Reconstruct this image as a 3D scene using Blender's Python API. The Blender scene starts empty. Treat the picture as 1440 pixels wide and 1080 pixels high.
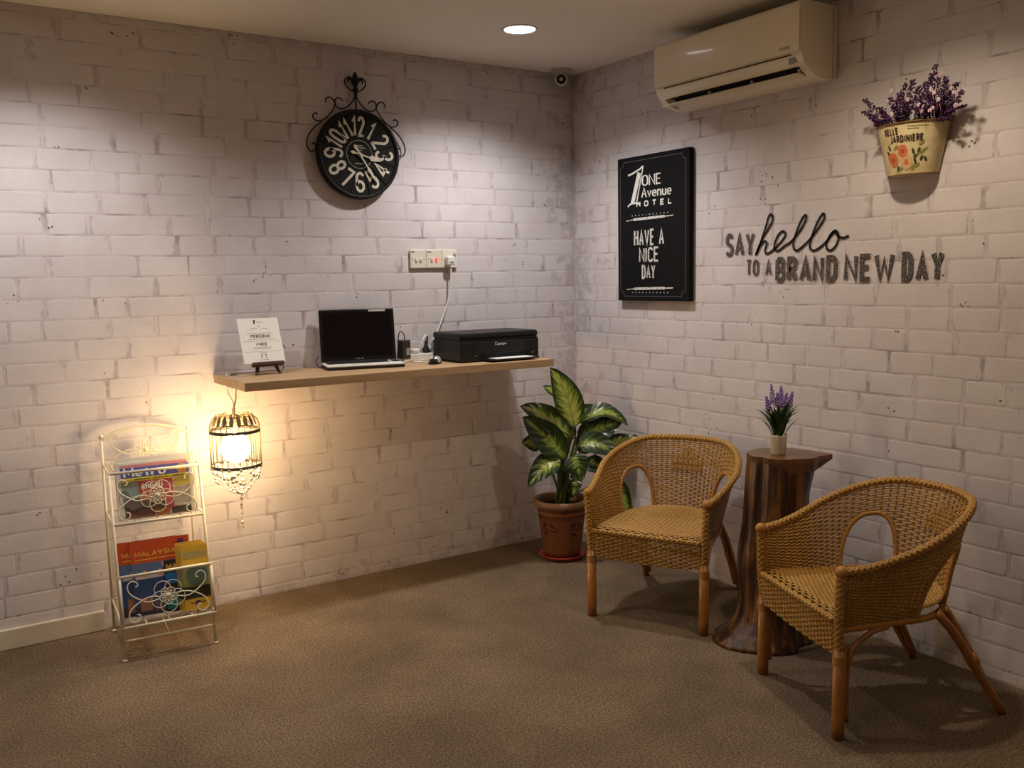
import bpy, bmesh, math, random
from mathutils import Vector, Matrix, Euler, noise as mnoise

# ------------------------------------------------------------------ camera
scene = bpy.context.scene
COL = scene.collection
H = 2.45                                   # ceiling height; the room's far corner is the origin
CAM = Vector((-3.02554, -3.96667, 1.40252))
PITCH, YAW, ROLL, FPX = -.115349225, .58154364, -.0188282016, 1291.04467
FW = Vector((math.sin(YAW)*math.cos(PITCH), math.cos(YAW)*math.cos(PITCH), math.sin(PITCH)))
_r = Vector((math.cos(YAW), -math.sin(YAW), 0)); _u = _r.cross(FW)
RT = _r*math.cos(ROLL)+_u*math.sin(ROLL); UP = -_r*math.sin(ROLL)+_u*math.cos(ROLL)
cam_data = bpy.data.cameras.new('camera'); cam_data.sensor_width = 36; cam_data.lens = FPX/1440*36
cam_data.clip_start = .05
cam = bpy.data.objects.new('camera', cam_data); COL.objects.link(cam)
m = Matrix((RT, UP, -FW)).transposed().to_4x4(); m.translation = CAM
cam.matrix_world = m
scene.camera = cam

# ------------------------------------------------------------------ world, exposure
world = bpy.data.worlds.new('world'); scene.world = world; world.use_nodes = True
world.node_tree.nodes['Background'].inputs[0].default_value = (.5, .45, .4, 1)
world.node_tree.nodes['Background'].inputs[1].default_value = .02
vs = scene.view_settings
vs.view_transform = 'Standard'; vs.look = 'None'; vs.gamma = 1; vs.use_curve_mapping = False
vs.exposure = 0.10

# ------------------------------------------------------------------ ceiling downlight plan: x, y, watts, colour
DOWNLIGHTS = [
    (-.751, -.618, 17.5, (1.0, .955, .94)),
    (-2.62, -.66, 17, (1.0, .95, .925)),
    (-.62, -2.12, 11, (1.0, .82, .61)),
    (-2.62, -2.6, 5.5, (1.0, .82, .62)),
    (-.75, -3.75, 1.8, (1.0, .76, .52)),
    (-2.62, -4.5, 4, (1.0, .80, .60)),  # unseen fixture behind the camera, added to raise the ambient light
]
LAMP_WATTS = 85

# ------------------------------------------------------------------ helpers
def on_axis(px, py, axis, val):            # photo pixel -> point on a plane x/y/z = val
    d = FW + RT*((px-720)/FPX) - UP*((py-540)/FPX)
    return CAM + d*((val-CAM[axis])/d[axis])

def frame(t, ref=Vector((0, 0, 1))):
    t = t.normalized()
    if abs(t.dot(ref)) > .97: ref = Vector((0, 1, 0)) if abs(t.y) < .9 else Vector((1, 0, 0))
    a = t.cross(ref).normalized(); b = a.cross(t).normalized()
    return a, b

class MB:
    """collects vertices and faces, builds ONE mesh object"""
    def __init__(s): s.v = []; s.f = []; s.uv = {}
    def add(s, vs, fs, M=None):
        o = len(s.v)
        s.v += [tuple(M @ Vector(p)) if M else tuple(p) for p in vs]
        s.f += [tuple(i+o for i in f) for f in fs]
        return s
    def box(s, c, d, M=None, bev=0):
        x, y, z = d[0]/2, d[1]/2, d[2]/2
        if bev <= 0:
            vs = [(c[0]+sx*x, c[1]+sy*y, c[2]+sz*z) for sx in (-1, 1) for sy in (-1, 1) for sz in (-1, 1)]
            return s.add(vs, [(0, 1, 3, 2), (4, 6, 7, 5), (0, 4, 5, 1), (2, 3, 7, 6), (0, 2, 6, 4), (1, 5, 7, 3)], M)
        bm = bmesh.new(); bmesh.ops.create_cube(bm, size=1)
        for v in bm.verts: v.co = Vector((v.co.x*d[0], v.co.y*d[1], v.co.z*d[2]))
        bmesh.ops.bevel(bm, geom=bm.edges[:], offset=min(bev, min(d)*.49), segments=2, profile=.5, affect='EDGES')
        bm.verts.index_update()
        vs = [v.co+Vector(c) for v in bm.verts]; fs = [[v.index for v in f.verts] for f in bm.faces]
        bm.free(); return s.add(vs, fs, M)
    def tube(s, pts, r, n=8, closed=False, cap=True, M=None, squash=1.0, ref=Vector((0, 0, 1))):
        pts = [Vector(p) for p in pts]; k = len(pts); vs = []; fs = []
        pa = None
        for i, p in enumerate(pts):
            if closed: t = pts[(i+1) % k]-pts[i-1]
            else: t = pts[min(i+1, k-1)]-pts[max(i-1, 0)]
            if t.length < 1e-9: t = Vector((0, 0, 1))
            t.normalize()
            if pa is None: a, b = frame(t, ref)
            else:
                a = pa-t*pa.dot(t)
                a = a.normalized() if a.length > 1e-6 else frame(t, ref)[0]
                b = a.cross(t).normalized()
            pa = a
            rr = r[i] if isinstance(r, (list, tuple)) else r
            for j in range(n):
                an = 2*math.pi*j/n
                vs.append(p+a*(rr*math.cos(an))+b*(rr*squash*math.sin(an)))
        for i in range(k if closed else k-1):
            for j in range(n):
                i2 = (i+1) % k
                fs.append((i*n+j, i*n+(j+1) % n, i2*n+(j+1) % n, i2*n+j))
        if cap and not closed:
            fs.append(tuple(range(n))[::-1]); fs.append(tuple((k-1)*n+j for j in range(n)))
        return s.add(vs, fs, M)
    def lathe(s, prof, n=32, c=(0, 0, 0), M=None, a0=0, a1=2*math.pi, sx=1, sy=1):
        full = abs(a1-a0-2*math.pi) < 1e-6; m_ = n if full else n+1; vs = []; fs = []
        for r, z in prof:
            for j in range(m_):
                a = a0+(a1-a0)*j/n
                vs.append((c[0]+r*sx*math.cos(a), c[1]+r*sy*math.sin(a), c[2]+z))
        for i in range(len(prof)-1):
            for j in range(n):
                j2 = (j+1) % m_
                fs.append((i*m_+j, i*m_+j2, (i+1)*m_+j2, (i+1)*m_+j))
        return s.add(vs, fs, M)
    def disc(s, c, r, n=24, axis=2, M=None, flip=False):
        vs = []
        for j in range(n):
            a = 2*math.pi*j/n; p = [0, 0, 0]; q = [i for i in range(3) if i != axis]
            p[q[0]] = r*math.cos(a); p[q[1]] = r*math.sin(a)
            vs.append((c[0]+p[0], c[1]+p[1], c[2]+p[2]))
        f = tuple(range(n)); return s.add(vs, [f[::-1] if flip else f], M)
    def ball(s, c, r, n=8, m_=6, M=None, sc=(1, 1, 1)):
        vs = [(c[0], c[1], c[2]+r*sc[2])]; fs = []
        for i in range(1, m_):
            th = math.pi*i/m_
            for j in range(n):
                a = 2*math.pi*j/n
                vs.append((c[0]+r*sc[0]*math.sin(th)*math.cos(a), c[1]+r*sc[1]*math.sin(th)*math.sin(a), c[2]+r*sc[2]*math.cos(th)))
        vs.append((c[0], c[1], c[2]-r*sc[2]))
        for j in range(n): fs.append((0, 1+j, 1+(j+1) % n))
        for i in range(m_-2):
            for j in range(n):
                a = 1+i*n+j; b = 1+i*n+(j+1) % n
                fs.append((a, a+n, b+n, b))
        l = len(vs)-1; o = 1+(m_-2)*n
        for j in range(n): fs.append((o+j, l, o+(j+1) % n))
        return s.add(vs, fs, M)
    def prism(s, out, d0, d1, M=None):     # outline in local x,z; depth along y from d0 to d1
        n = len(out)
        vs = [(x, d0, z) for x, z in out]+[(x, d1, z) for x, z in out]
        fs = [tuple(range(n)), tuple(range(2*n-1, n-1, -1))]
        fs += [(i, i+n, (i+1) % n+n, (i+1) % n) for i in range(n)]
        return s.add(vs, fs, M)
    def build(s, name, mat, parent=None, smooth=False, kind=None, label=None, loc=None):
        me = bpy.data.meshes.new(name); me.from_pydata(s.v, [], s.f); me.validate()
        if smooth:
            me.polygons.foreach_set('use_smooth', [True]*len(me.polygons))
        me.materials.append(mat)
        return link(name, me, parent, kind, label, loc, smooth)

def link(name, me, parent=None, kind=None, label=None, loc=None, smooth=False):
    o = bpy.data.objects.new(name, me); COL.objects.link(o)
    if parent is not None: o.parent = parent
    if kind: o['kind'] = kind
    if label: o['label'] = label
    if loc is not None: o.location = loc
    return o

def autosmooth(o, ang=35):
    me = o.data; me.polygons.foreach_set('use_smooth', [True]*len(me.polygons))
    me.set_sharp_from_angle(angle=math.radians(ang)); return o

def thing(name, label, cat, loc=(0, 0, 0), rotz=0, group=None):
    o = bpy.data.objects.new(name, None); COL.objects.link(o); o.empty_display_size = .05
    o.location = loc; o.rotation_euler = (0, 0, rotz)
    return tag(o, label, cat, group)

def tag(o, label, cat, group=None):
    o['label'] = label; o['category'] = cat
    if group: o['group'] = group
    return o

def copy_tree(o, parent=None):
    c = o.copy(); COL.objects.link(c); c.parent = parent
    for ch in o.children: copy_tree(ch, c)
    return c

# ------------------------------------------------------------------ materials
MATS = {}
def mat(name, col, rough=.6, spec=.3, metal=0, var=0, vscale=8, bump=0, bscale=60, emit=None, estr=0, coat=0, trans=0, alpha=1, sss=0):
    if name in MATS: return MATS[name]
    M = bpy.data.materials.new(name); M.use_nodes = True; MATS[name] = M
    nt = M.node_tree; b = nt.nodes['Principled BSDF']
    b.inputs['Base Color'].default_value = (*col, 1); b.inputs['Roughness'].default_value = rough
    b.inputs['Specular IOR Level'].default_value = spec; b.inputs['Metallic'].default_value = metal
    b.inputs['Coat Weight'].default_value = coat
    b.inputs['Transmission Weight'].default_value = trans
    if emit: b.inputs['Emission Color'].default_value = (*emit, 1); b.inputs['Emission Strength'].default_value = estr
    tc = nt.nodes.new('ShaderNodeTexCoord')
    n = nt.nodes.new('ShaderNodeTexNoise'); n.inputs['Scale'].default_value = vscale; n.inputs['Detail'].default_value = 4
    nt.links.new(tc.outputs['Object'], n.inputs['Vector'])
    r = nt.nodes.new('ShaderNodeMix'); r.data_type = 'RGBA'
    v = max(var, .04)
    r.inputs[6].default_value = (*[max(0, c*(1-v)) for c in col], 1); r.inputs[7].default_value = (*[min(1, c*(1+v)) for c in col], 1)
    nt.links.new(n.outputs['Fac'], r.inputs[0]); nt.links.new(r.outputs[2], b.inputs['Base Color'])
    if bump:
        n2 = nt.nodes.new('ShaderNodeTexNoise'); n2.inputs['Scale'].default_value = bscale; n2.inputs['Detail'].default_value = 3
        nt.links.new(tc.outputs['Object'], n2.inputs['Vector'])
        bp = nt.nodes.new('ShaderNodeBump'); bp.inputs['Strength'].default_value = bump; bp.inputs['Distance'].default_value = .005
        nt.links.new(n2.outputs['Fac'], bp.inputs['Height']); nt.links.new(bp.outputs['Normal'], b.inputs['Normal'])
    return M

class NT:
    """small node-tree helper"""
    def __init__(s, M): s.t = M.node_tree; s.b = s.t.nodes['Principled BSDF']
    def n(s, kind, **kw):
        x = s.t.nodes.new('ShaderNode'+kind)
        for k, v in kw.items(): setattr(x, k, v)
        return x
    def l(s, a, b): s.t.links.new(a, b)
    def noise(s, vec, scale, detail=4, rough=.5):
        x = s.n('TexNoise'); x.inputs['Scale'].default_value = scale; x.inputs['Detail'].default_value = detail
        x.inputs['Roughness'].default_value = rough; s.l(vec, x.inputs['Vector']); return x.outputs['Fac']
    def ramp(s, fac, stops):
        x = s.n('ValToRGB'); e = x.color_ramp.elements
        while len(e) < len(stops): e.new(.5)
        for i, (p, c) in enumerate(stops):
            e[i].position = p; e[i].color = (*c, 1) if len(c) == 3 else c
        s.l(fac, x.inputs['Fac']); return x.outputs['Color']
    def mix(s, fac, a, b, mode='MIX'):
        x = s.n('Mix', data_type='RGBA', blend_type=mode)
        for i, q in ((0, fac), (6, a), (7, b)):
            if isinstance(q, (int, float)): x.inputs[i].default_value = q
            elif isinstance(q, tuple): x.inputs[i].default_value = (*q, 1)
            else: s.l(q, x.inputs[i])
        return x.outputs[2]
    def math(s, op, a, b=None, clamp=False):
        x = s.n('Math', operation=op, use_clamp=clamp)
        for i, q in ((0, a), (1, b)):
            if q is None: continue
            if isinstance(q, (int, float)): x.inputs[i].default_value = q
            else: s.l(q, x.inputs[i])
        return x.outputs[0]
    def bump(s, h, strength, dist=.005):
        x = s.n('Bump'); x.inputs['Strength'].default_value = strength; x.inputs['Distance'].default_value = dist
        s.l(h, x.inputs['Height']); s.l(x.outputs['Normal'], s.b.inputs['Normal'])

def new_mat(name, rough=.7, spec=.3):
    M = bpy.data.materials.new(name); M.use_nodes = True; MATS[name] = M
    t = NT(M); t.b.inputs['Roughness'].default_value = rough; t.b.inputs['Specular IOR Level'].default_value = spec
    return M, t

def brick_material(name, along):           # along: which axis of the brick runs along the wall
    M, t = new_mat(name, .75, .2)
    pos = t.n('NewGeometry').outputs['Position']
    oi = t.n('ObjectInfo').outputs['Random']
    base = t.ramp(t.noise(pos, 5, 3), [(.3, (.605, .555, .555)), (.7, (.690, .645, .640))])
    base = t.mix(t.math('MULTIPLY', oi, .25), base, (.58, .525, .53))
    smear = t.ramp(t.noise(pos, 22, 4, .65), [(.60, (0, 0, 0)), (.72, (1, 1, 1))])
    base = t.mix(t.math('MULTIPLY', smear, .16), base, (.40, .345, .36))
    # grime that has settled unevenly along the brick ends and lower edges
    g = t.n('SeparateXYZ'); t.l(t.n('TexCoord').outputs['Generated'], g.inputs[0])
    end = t.math('MULTIPLY', t.math('ABSOLUTE', t.math('SUBTRACT', g.outputs[along], .5)), 2)
    low = t.math('MULTIPLY', t.math('ABSOLUTE', t.math('SUBTRACT', g.outputs['Z'], .5)), 2)
    rough_ = t.math('MULTIPLY', t.math('SUBTRACT', t.noise(pos, 16, 4, .6), .5), .55)
    e1 = t.ramp(t.math('ADD', end, rough_), [(.93, (0, 0, 0)), (1.03, (1, 1, 1))])
    e2 = t.ramp(t.math('ADD', low, t.math('MULTIPLY', rough_, 1.3)), [(.98, (0, 0, 0)), (1.12, (1, 1, 1))])
    base = t.mix(t.math('MULTIPLY', e1, .50), base, (.36, .305, .32)); base = t.mix(t.math('MULTIPLY', e2, .38), base, (.40, .345, .36))
    # small dark pits in the paint, gathered in clusters near the joints
    v = t.n('TexVoronoi'); v.inputs['Scale'].default_value = 46; t.l(pos, v.inputs['Vector'])
    pit = t.math('LESS_THAN', v.outputs['Distance'], .20)
    clus = t.math('GREATER_THAN', t.math('ADD', t.noise(pos, 6.5, 2), t.math('MULTIPLY', t.math('POWER', t.math('MAXIMUM', end, low), 8), .10)), .675)
    base = t.mix(t.math('MULTIPLY', t.math('MULTIPLY', pit, clus), .85), base, (.06, .045, .045))
    t.l(base, t.b.inputs['Base Color'])
    t.bump(t.noise(pos, 30, 5, .6), .22, .004)
    return M
def mortar_material():
    M, t = new_mat('painted_mortar', .85, .15)
    pos = t.n('NewGeometry').outputs['Position']
    base = t.ramp(t.noise(pos, 7, 4, .6), [(.36, (.36, .305, .32)), (.46, (.55, .49, .50)), (.58, (.645, .58, .585))])
    spot = t.ramp(t.noise(pos, 46, 3, .6), [(.66, (0, 0, 0)), (.72, (1, 1, 1))])
    base = t.mix(t.math('MULTIPLY', spot, .7), base, (.10, .075, .08))
    t.l(base, t.b.inputs['Base Color'])
    t.bump(t.noise(pos, 60, 4), .4, .003)
    return M
def carpet_material():
    M, t = new_mat('carpet', .95, .05)
    pos = t.n('NewGeometry').outputs['Position']
    fine = t.ramp(t.noise(pos, 135, 3, .85), [(.34, (.070, .051, .032)), (.50, (.155, .116, .079)), (.68, (.315, .240, .168))])
    tuft = t.ramp(t.noise(pos, 420, 2, .8), [(.3, (.65, .65, .65)), (.7, (1.35, 1.33, 1.30))])
    big = t.ramp(t.noise(pos, 1.9, 5, .6), [(.32, (.70, .69, .67)), (.68, (1.18, 1.16, 1.12))])
    t.l(t.mix(1.0, t.mix(1.0, fine, tuft, 'MULTIPLY'), big, 'MULTIPLY'), t.b.inputs['Base Color'])
    t.bump(t.noise(pos, 300, 2, .8), .4, .004)
    return M
BRICKS = {True: brick_material('painted_brick', 'X'), False: brick_material('painted_brick_return', 'Y')}
MORTAR, CARPET = mortar_material(), carpet_material()
CEIL = mat('ceiling_paint', (.88, .83, .73), .85, .1, var=.03, vscale=1.5)
PLAIN = mat('plain_wall_paint', (.60, .51, .42), .85, .1, var=.04, vscale=2)
SKIRT = mat('skirting_paint', (.66, .58, .46), .5, .3, var=.06, vscale=6)

# ------------------------------------------------------------------ the room
X0, Y0 = -4.3, -5.4                        # walls behind the camera
def struct(o): o['kind'] = 'structure'; return o
struct(MB().box((X0/2, Y0/2, -.05), (-X0+.2, -Y0+.2, .1)).build('floor', CARPET))
struct(MB().box((X0/2, Y0/2, H+.05), (-X0+.2, -Y0+.2, .1)).build('ceiling', CEIL))
def wall(name, horizontal, lo):            # backing slab, bricks stand 2 mm proud of it
    mb = MB()
    if horizontal: mb.box((lo/2, .05, H/2), (-lo+.2, .1, H+.2))
    else: mb.box((.05, lo/2, H/2), (.1, -lo+.2, H+.2))
    return struct(mb.build(name, MORTAR))
wall_left = wall('wall_left', True, X0)
wall_right = wall('wall_right', False, Y0)
struct(MB().box((X0-.05, Y0/2, H/2), (.1, -Y0+.2, H+.2)).build('wall_near_left', PLAIN))
struct(MB().box((X0/2, Y0-.05, H/2), (-X0+.2, .1, H+.2)).build('wall_near_right', PLAIN))

# vertical joints of each brick course, millimetres from the corner
JL = {0:'280 520 820 1153 1329 1589 1789 1989 2159 2359 2639 2809 3009 3179 3419',1:'200 400 615 799 982 1250 1397 1594 1791 1991 2231 2431 2601 2901 3101 3271',2:'200 440 700 1034 1323 1583 1753 1953 2123 2293 2593 2793 3033 3233',3:'170 410 610 794 977 1139 1484 1724 2024 2264 2616 2786 2986 3156 3436',4:'170 430 732 972 1205 1505 1705 1875 2045 2305 2545 2739 3019 3219',5:'170 515 775 994 1217 1417 1748 1918 2118 2288 2528 2828 3088 3258',6:'300 513 675 942 1093 1315 1559 1839 2139 2309 2609 2889 3169 3409',7:'240 547 807 1021 1184 1424 1624 1794 2074 2244 2544 2824 3084 3384',8:'280 491 658 953 1118 1437 1653 1823 2023 2223 2502 2668 2838 3138 3378',9:'280 415 567 807 1037 1199 1447 1626 1926 2226 2425 2582 2782 3042 3242',10:'170 340 620 900 1144 1404 1621 1901 2091 2241 2483 2653 2953 3123 3423',11:'200 400 680 980 1243 1503 1763 2012 2212 2395 2698 2898 3158 3418',12:'208 488 748 918 1178 1478 1758 1982 2221 2367 2634 2894 3194',13:'166 426 706 906 1206 1486 1726 1896 2179 2331 2526 2726 3026 3226',14:'86 326 454 734 974 1234 1474 1774 1915 2092 2281 2470 2770 2970 3210',15:'148 325 568 689 933 1233 1533 1703 2013 2166 2342 2588 2704 2984 3224',16:'258 378 561 741 852 1099 1222 1466 1682 1852 2018 2271 2392 2571 2871 3041 3321',17:'145 405 648 984 1284 1410 1618 1898 2156 2416 2662 2962 3202',18:'205 538 778 1044 1333 1515 1699 1874 2022 2222 2548 2748 2988 3228',19:'319 620 860 1160 1391 1744 1909 2062 2330 2638 2898 3138 3338',20:'78 376 558 740 920 1217 1522 1692 1932 2089 2395 2551 2831 3111 3311',21:'165 405 527 827 1010 1213 1489 1613 1752 1930 2179 2349 2545 2825 2995 3165 3445',22:'112 264 504 682 784 948 1208 1565 1735 1905 2122 2279 2518 2778 3038 3298',23:'167 523 723 1025 1325 1585 1723 1894 2201 2367 2572 2742 3042 3342',24:'89 273 457 757 954 1154 1454 1575 1835 2121 2279 2538 2838 3038 3278',25:'154 333 576 776 1016 1316 1556 1754 1932 2184 2541 2741 3021 3191',26:'263 389 563 756 925 1125 1325 1525 1695 1935 2090 2400 2570 2770 3050 3220',27:'151 351 652 898 1098 1338 1508 1741 1912 2065 2331 2639 2939 3179 3439',28:'215 550 867 1049 1329 1517 1864 2028 2222 2562 2842 3012 3292',29:'331 631 982 1182 1411 1617 1817 2157 2457 2757 3057 3357',30:'280 480 746 986 1186 1446 1726 1853 2024 2276 2395 2655 2935 3235'}
JR = {0:'260 500 670 870 1110 1280 1560 1800 2060 2230 2430 2600 2880 3140 3340',1:'260 540 710 990 1230 1510 1750 1920 2090 2260 2540 2800 3040 3210 3450',2:'240 540 800 1040 1280 1450 1750 2030 2290 2490 2690 2970 3270',3:'280 520 780 950 1230 1530 1790 2070 2350 2550 2790 2990 3230 3415',4:'240 520 760 1060 1230 1400 1600 1900 2160 2440 2700 2900 3160 3360',5:'300 560 800 1100 1340 1640 1900 2180 2380 2640 2940 3240 3420',6:'260 460 720 960 1200 1440 1640 1880 2050 2350 2610 2850 3020 3190 3490',7:'260 540 780 950 1120 1360 1560 1760 2020 2280 2480 2650 2910 3150 3450',8:'240 585 889 1129 1329 1609 1954 2054 2224 2379 2619 2899 3069 3309',9:'170 450 810 965 1245 1515 1753 1907 2208 2378 2678 2918 3118 3378',10:'186 466 628 865 1165 1425 1606 1776 1987 2170 2340 2640 2810 3050 3220 3460',11:'207 377 547 769 1073 1273 1632 1785 2023 2193 2493 2733 2903 3103 3343',12:'317 603 843 1015 1255 1473 1658 1824 2013 2202 2353 2523 2783 2983 3153 3353',13:'280 405 728 902 1162 1332 1536 1706 1911 2085 2261 2431 2731 2931 3101 3301',14:'130 293 533 840 1080 1301 1421 1665 1834 1976 2163 2350 2630 2830 3030 3200 3500',15:'170 370 570 762 954 1235 1432 1613 1733 1979 2145 2323 2603 2773 2943 3113 3283',16:'185 351 591 851 1139 1343 1623 1844 2144 2314 2484 2784 2954 3194 3454',17:'170 450 620 860 1018 1318 1558 1858 2126 2300 2500 2800 3100 3380',18:'174 334 534 794 959 1199 1499 1699 1939 2088 2261 2521 2801 3001 3241',19:'129 291 551 811 1071 1351 1591 1915 2195 2435 2735 2975 3235 3435',20:'300 600 840 1087 1347 1459 1814 2054 2242 2482 2742 3042 3212 3406',21:'111 274 554 854 986 1298 1481 1714 1876 2116 2396 2676 2876 3136 3416',22:'200 480 650 846 1043 1237 1432 1632 1789 2049 2275 2475 2775 3055 3225 3395',23:'280 450 650 850 1090 1212 1302 1460 1720 1920 2120 2400 2680 2880 3120 3400',24:'115 283 523 823 1123 1453 1713 1993 2236 2536 2776 2946 3116 3286',25:'194 370 695 935 1060 1243 1543 1896 2156 2436 2636 2916 3116 3376',26:'176 340 580 880 1080 1360 1560 1820 1920 2072 2244 2444 2724 2924 3094 3334',27:'200 395 675 875 1175 1375 1655 1763 1957 2287 2457 2757 3037 3207 3447',28:'159 323 523 693 953 1193 1393 1633 1823 2103 2303 2543 2783 3063 3323',29:'107 268 548 718 958 1238 1538 1708 1968 2208 2488 2768 2968 3248',30:'200 400 600 860 1030 1200 1440 1610 1910 2150 2450 2650 2910 3170 3470'}
PER = .082
def brick_geo(rnd, w, h, d):
    """rounded, slightly uneven brick face: local x = along wall, y = out (negative), z = up"""
    def ring(inset, y, j):
        a, b = w/2-inset, h/2-inset; r = min(rnd.choice((.004, .006, .010)), a*.4, b*.4); p = []
        for cx, cz, s0 in ((a-r, b-r, 0), (-a+r, b-r, 90), (-a+r, -b+r, 180), (a-r, -b+r, 270)):
            for k in (0, 45, 90):
                t = math.radians(s0+k)
                p.append((cx+r*math.cos(t)+rnd.uniform(-j, j), y, cz+r*math.sin(t)+rnd.uniform(-j, j)))
        return p
    r0 = ring(0, .0005, .0012); rj = [rnd.uniform(-.001, .001) for _ in r0]
    r1 = [(x*(1-.004/w), -d*.72, z*(1-.005/h)) for x, y, z in r0]
    r2 = [(x*(1-.012/w), -d, z*(1-.013/h)) for x, y, z in r0]
    n = 12; vs = r0+r1+r2; fs = []
    for k in range(2):
        for i in range(n):
            fs.append((k*n+i, k*n+(i+1) % n, (k+1)*n+(i+1) % n, (k+1)*n+i))
    fs.append(tuple(2*n+i for i in range(n)))
    return vs, fs
def lay_bricks(parent, joints, horizontal, lo):
    rnd = random.Random(5 if horizontal else 9); cand = []
    for k in range(0, 31):
        z0, z1 = max(k*PER-PER/2, -.0), min(k*PER+PER/2, H)
        js = [0]+[int(q)/1000 for q in joints[k].split()]
        x = js[-1]
        while x < -lo-.1: x += rnd.choice((.17, .22, .26, .3)); js.append(x)
        for a, b in zip(js, js[1:]):
            gv = rnd.uniform(.003, .016); gh = rnd.uniform(.0012, .0042)
            w, h = (b-a)-gv, (z1-z0)-gh
            if w < .03 or h < .015: continue
            c = -(a+b)/2; zc = (z0+z1)/2+rnd.uniform(-.001, .001)
            P = Vector((c, 0, zc)) if horizontal else Vector((0, c, zc))
            q = P-CAM; dep = q.dot(FW); px = 720+FPX*q.dot(RT)/dep if dep > .1 else 9e9; py = 540-FPX*q.dot(UP)/dep if dep > .1 else 9e9
            inview = -30 < px < 1470 and -15 < py < 1095
            cand.append((-(w*h/dep**3) if inview else 1, rnd.random(), P, w, h))
    cand.sort(key=lambda t: t[:2])
    rest = MB()
    for i, (key, _, P, w, h) in enumerate(cand):
        d = rnd.uniform(.0003, .0008)
        vs, fs = brick_geo(rnd, w, h, d)
        if not horizontal: vs = [(y, -x, z) for x, y, z in vs]
        if i < 300 and key < 0:
            me = bpy.data.meshes.new('brick'); me.from_pydata(vs, [], fs)
            me.polygons.foreach_set('use_smooth', [True]*len(fs)); me.materials.append(BRICKS[horizontal])
            link('brick', me, parent, loc=P)
        else:
            rest.add([Vector(v)+P for v in vs], fs)
    rest.build('brick_field', BRICKS[horizontal], parent, smooth=True, kind='stuff')
lay_bricks(wall_left, JL, True, X0)
lay_bricks(wall_right, JR, False, Y0)
base = MB().box((-3.36, -.008, .041), (1.84, .016, .082), bev=.004).build('baseboard_left', SKIRT); struct(base)

# ------------------------------------------------------------------ downlights
TRIM = mat('downlight_trim', (.75, .73, .74), .35, .5)
def downlight(i, x, y, w, col):
    names = ['round white recessed downlight in the ceiling near the far corner', 'round recessed downlight in the ceiling above the magazine rack',
             'round recessed downlight in the ceiling in front of the wall planter', 'round recessed downlight in the middle of the ceiling',
             'round recessed downlight in the ceiling at the near end of the right wall', 'unseen round downlight added at the near end of the room for ambient light']
    t = thing('ceiling_downlight', names[i], 'downlight', (x, y, H), 0, 'recessed ceiling downlights')
    MB().lathe([(.071, 0.004), (.078, -.0005), (.078, -.004), (.072, -.005), (.067, -.003), (.065, -.001)], 40).build('trim_ring', TRIM, t, True)
    MB().disc((0, 0, -.0015), .066, 40, flip=True).build('diffuser', mat('downlight_glow_%d' % i, (1, 1, 1), .5, emit=col, estr=9), t)
    ld = bpy.data.lights.new('downlight_lamp', 'SPOT'); ld.energy = w*4*math.pi*.32; ld.color = col
    ld.spot_size = math.radians(139); ld.spot_blend = .75; ld.shadow_soft_size = .045
    lo = bpy.data.objects.new('downlight_lamp', ld); COL.objects.link(lo); lo.location = (0, 0, -.012); lo.parent = t
for i, d in enumerate(DOWNLIGHTS): downlight(i, *d)

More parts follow.
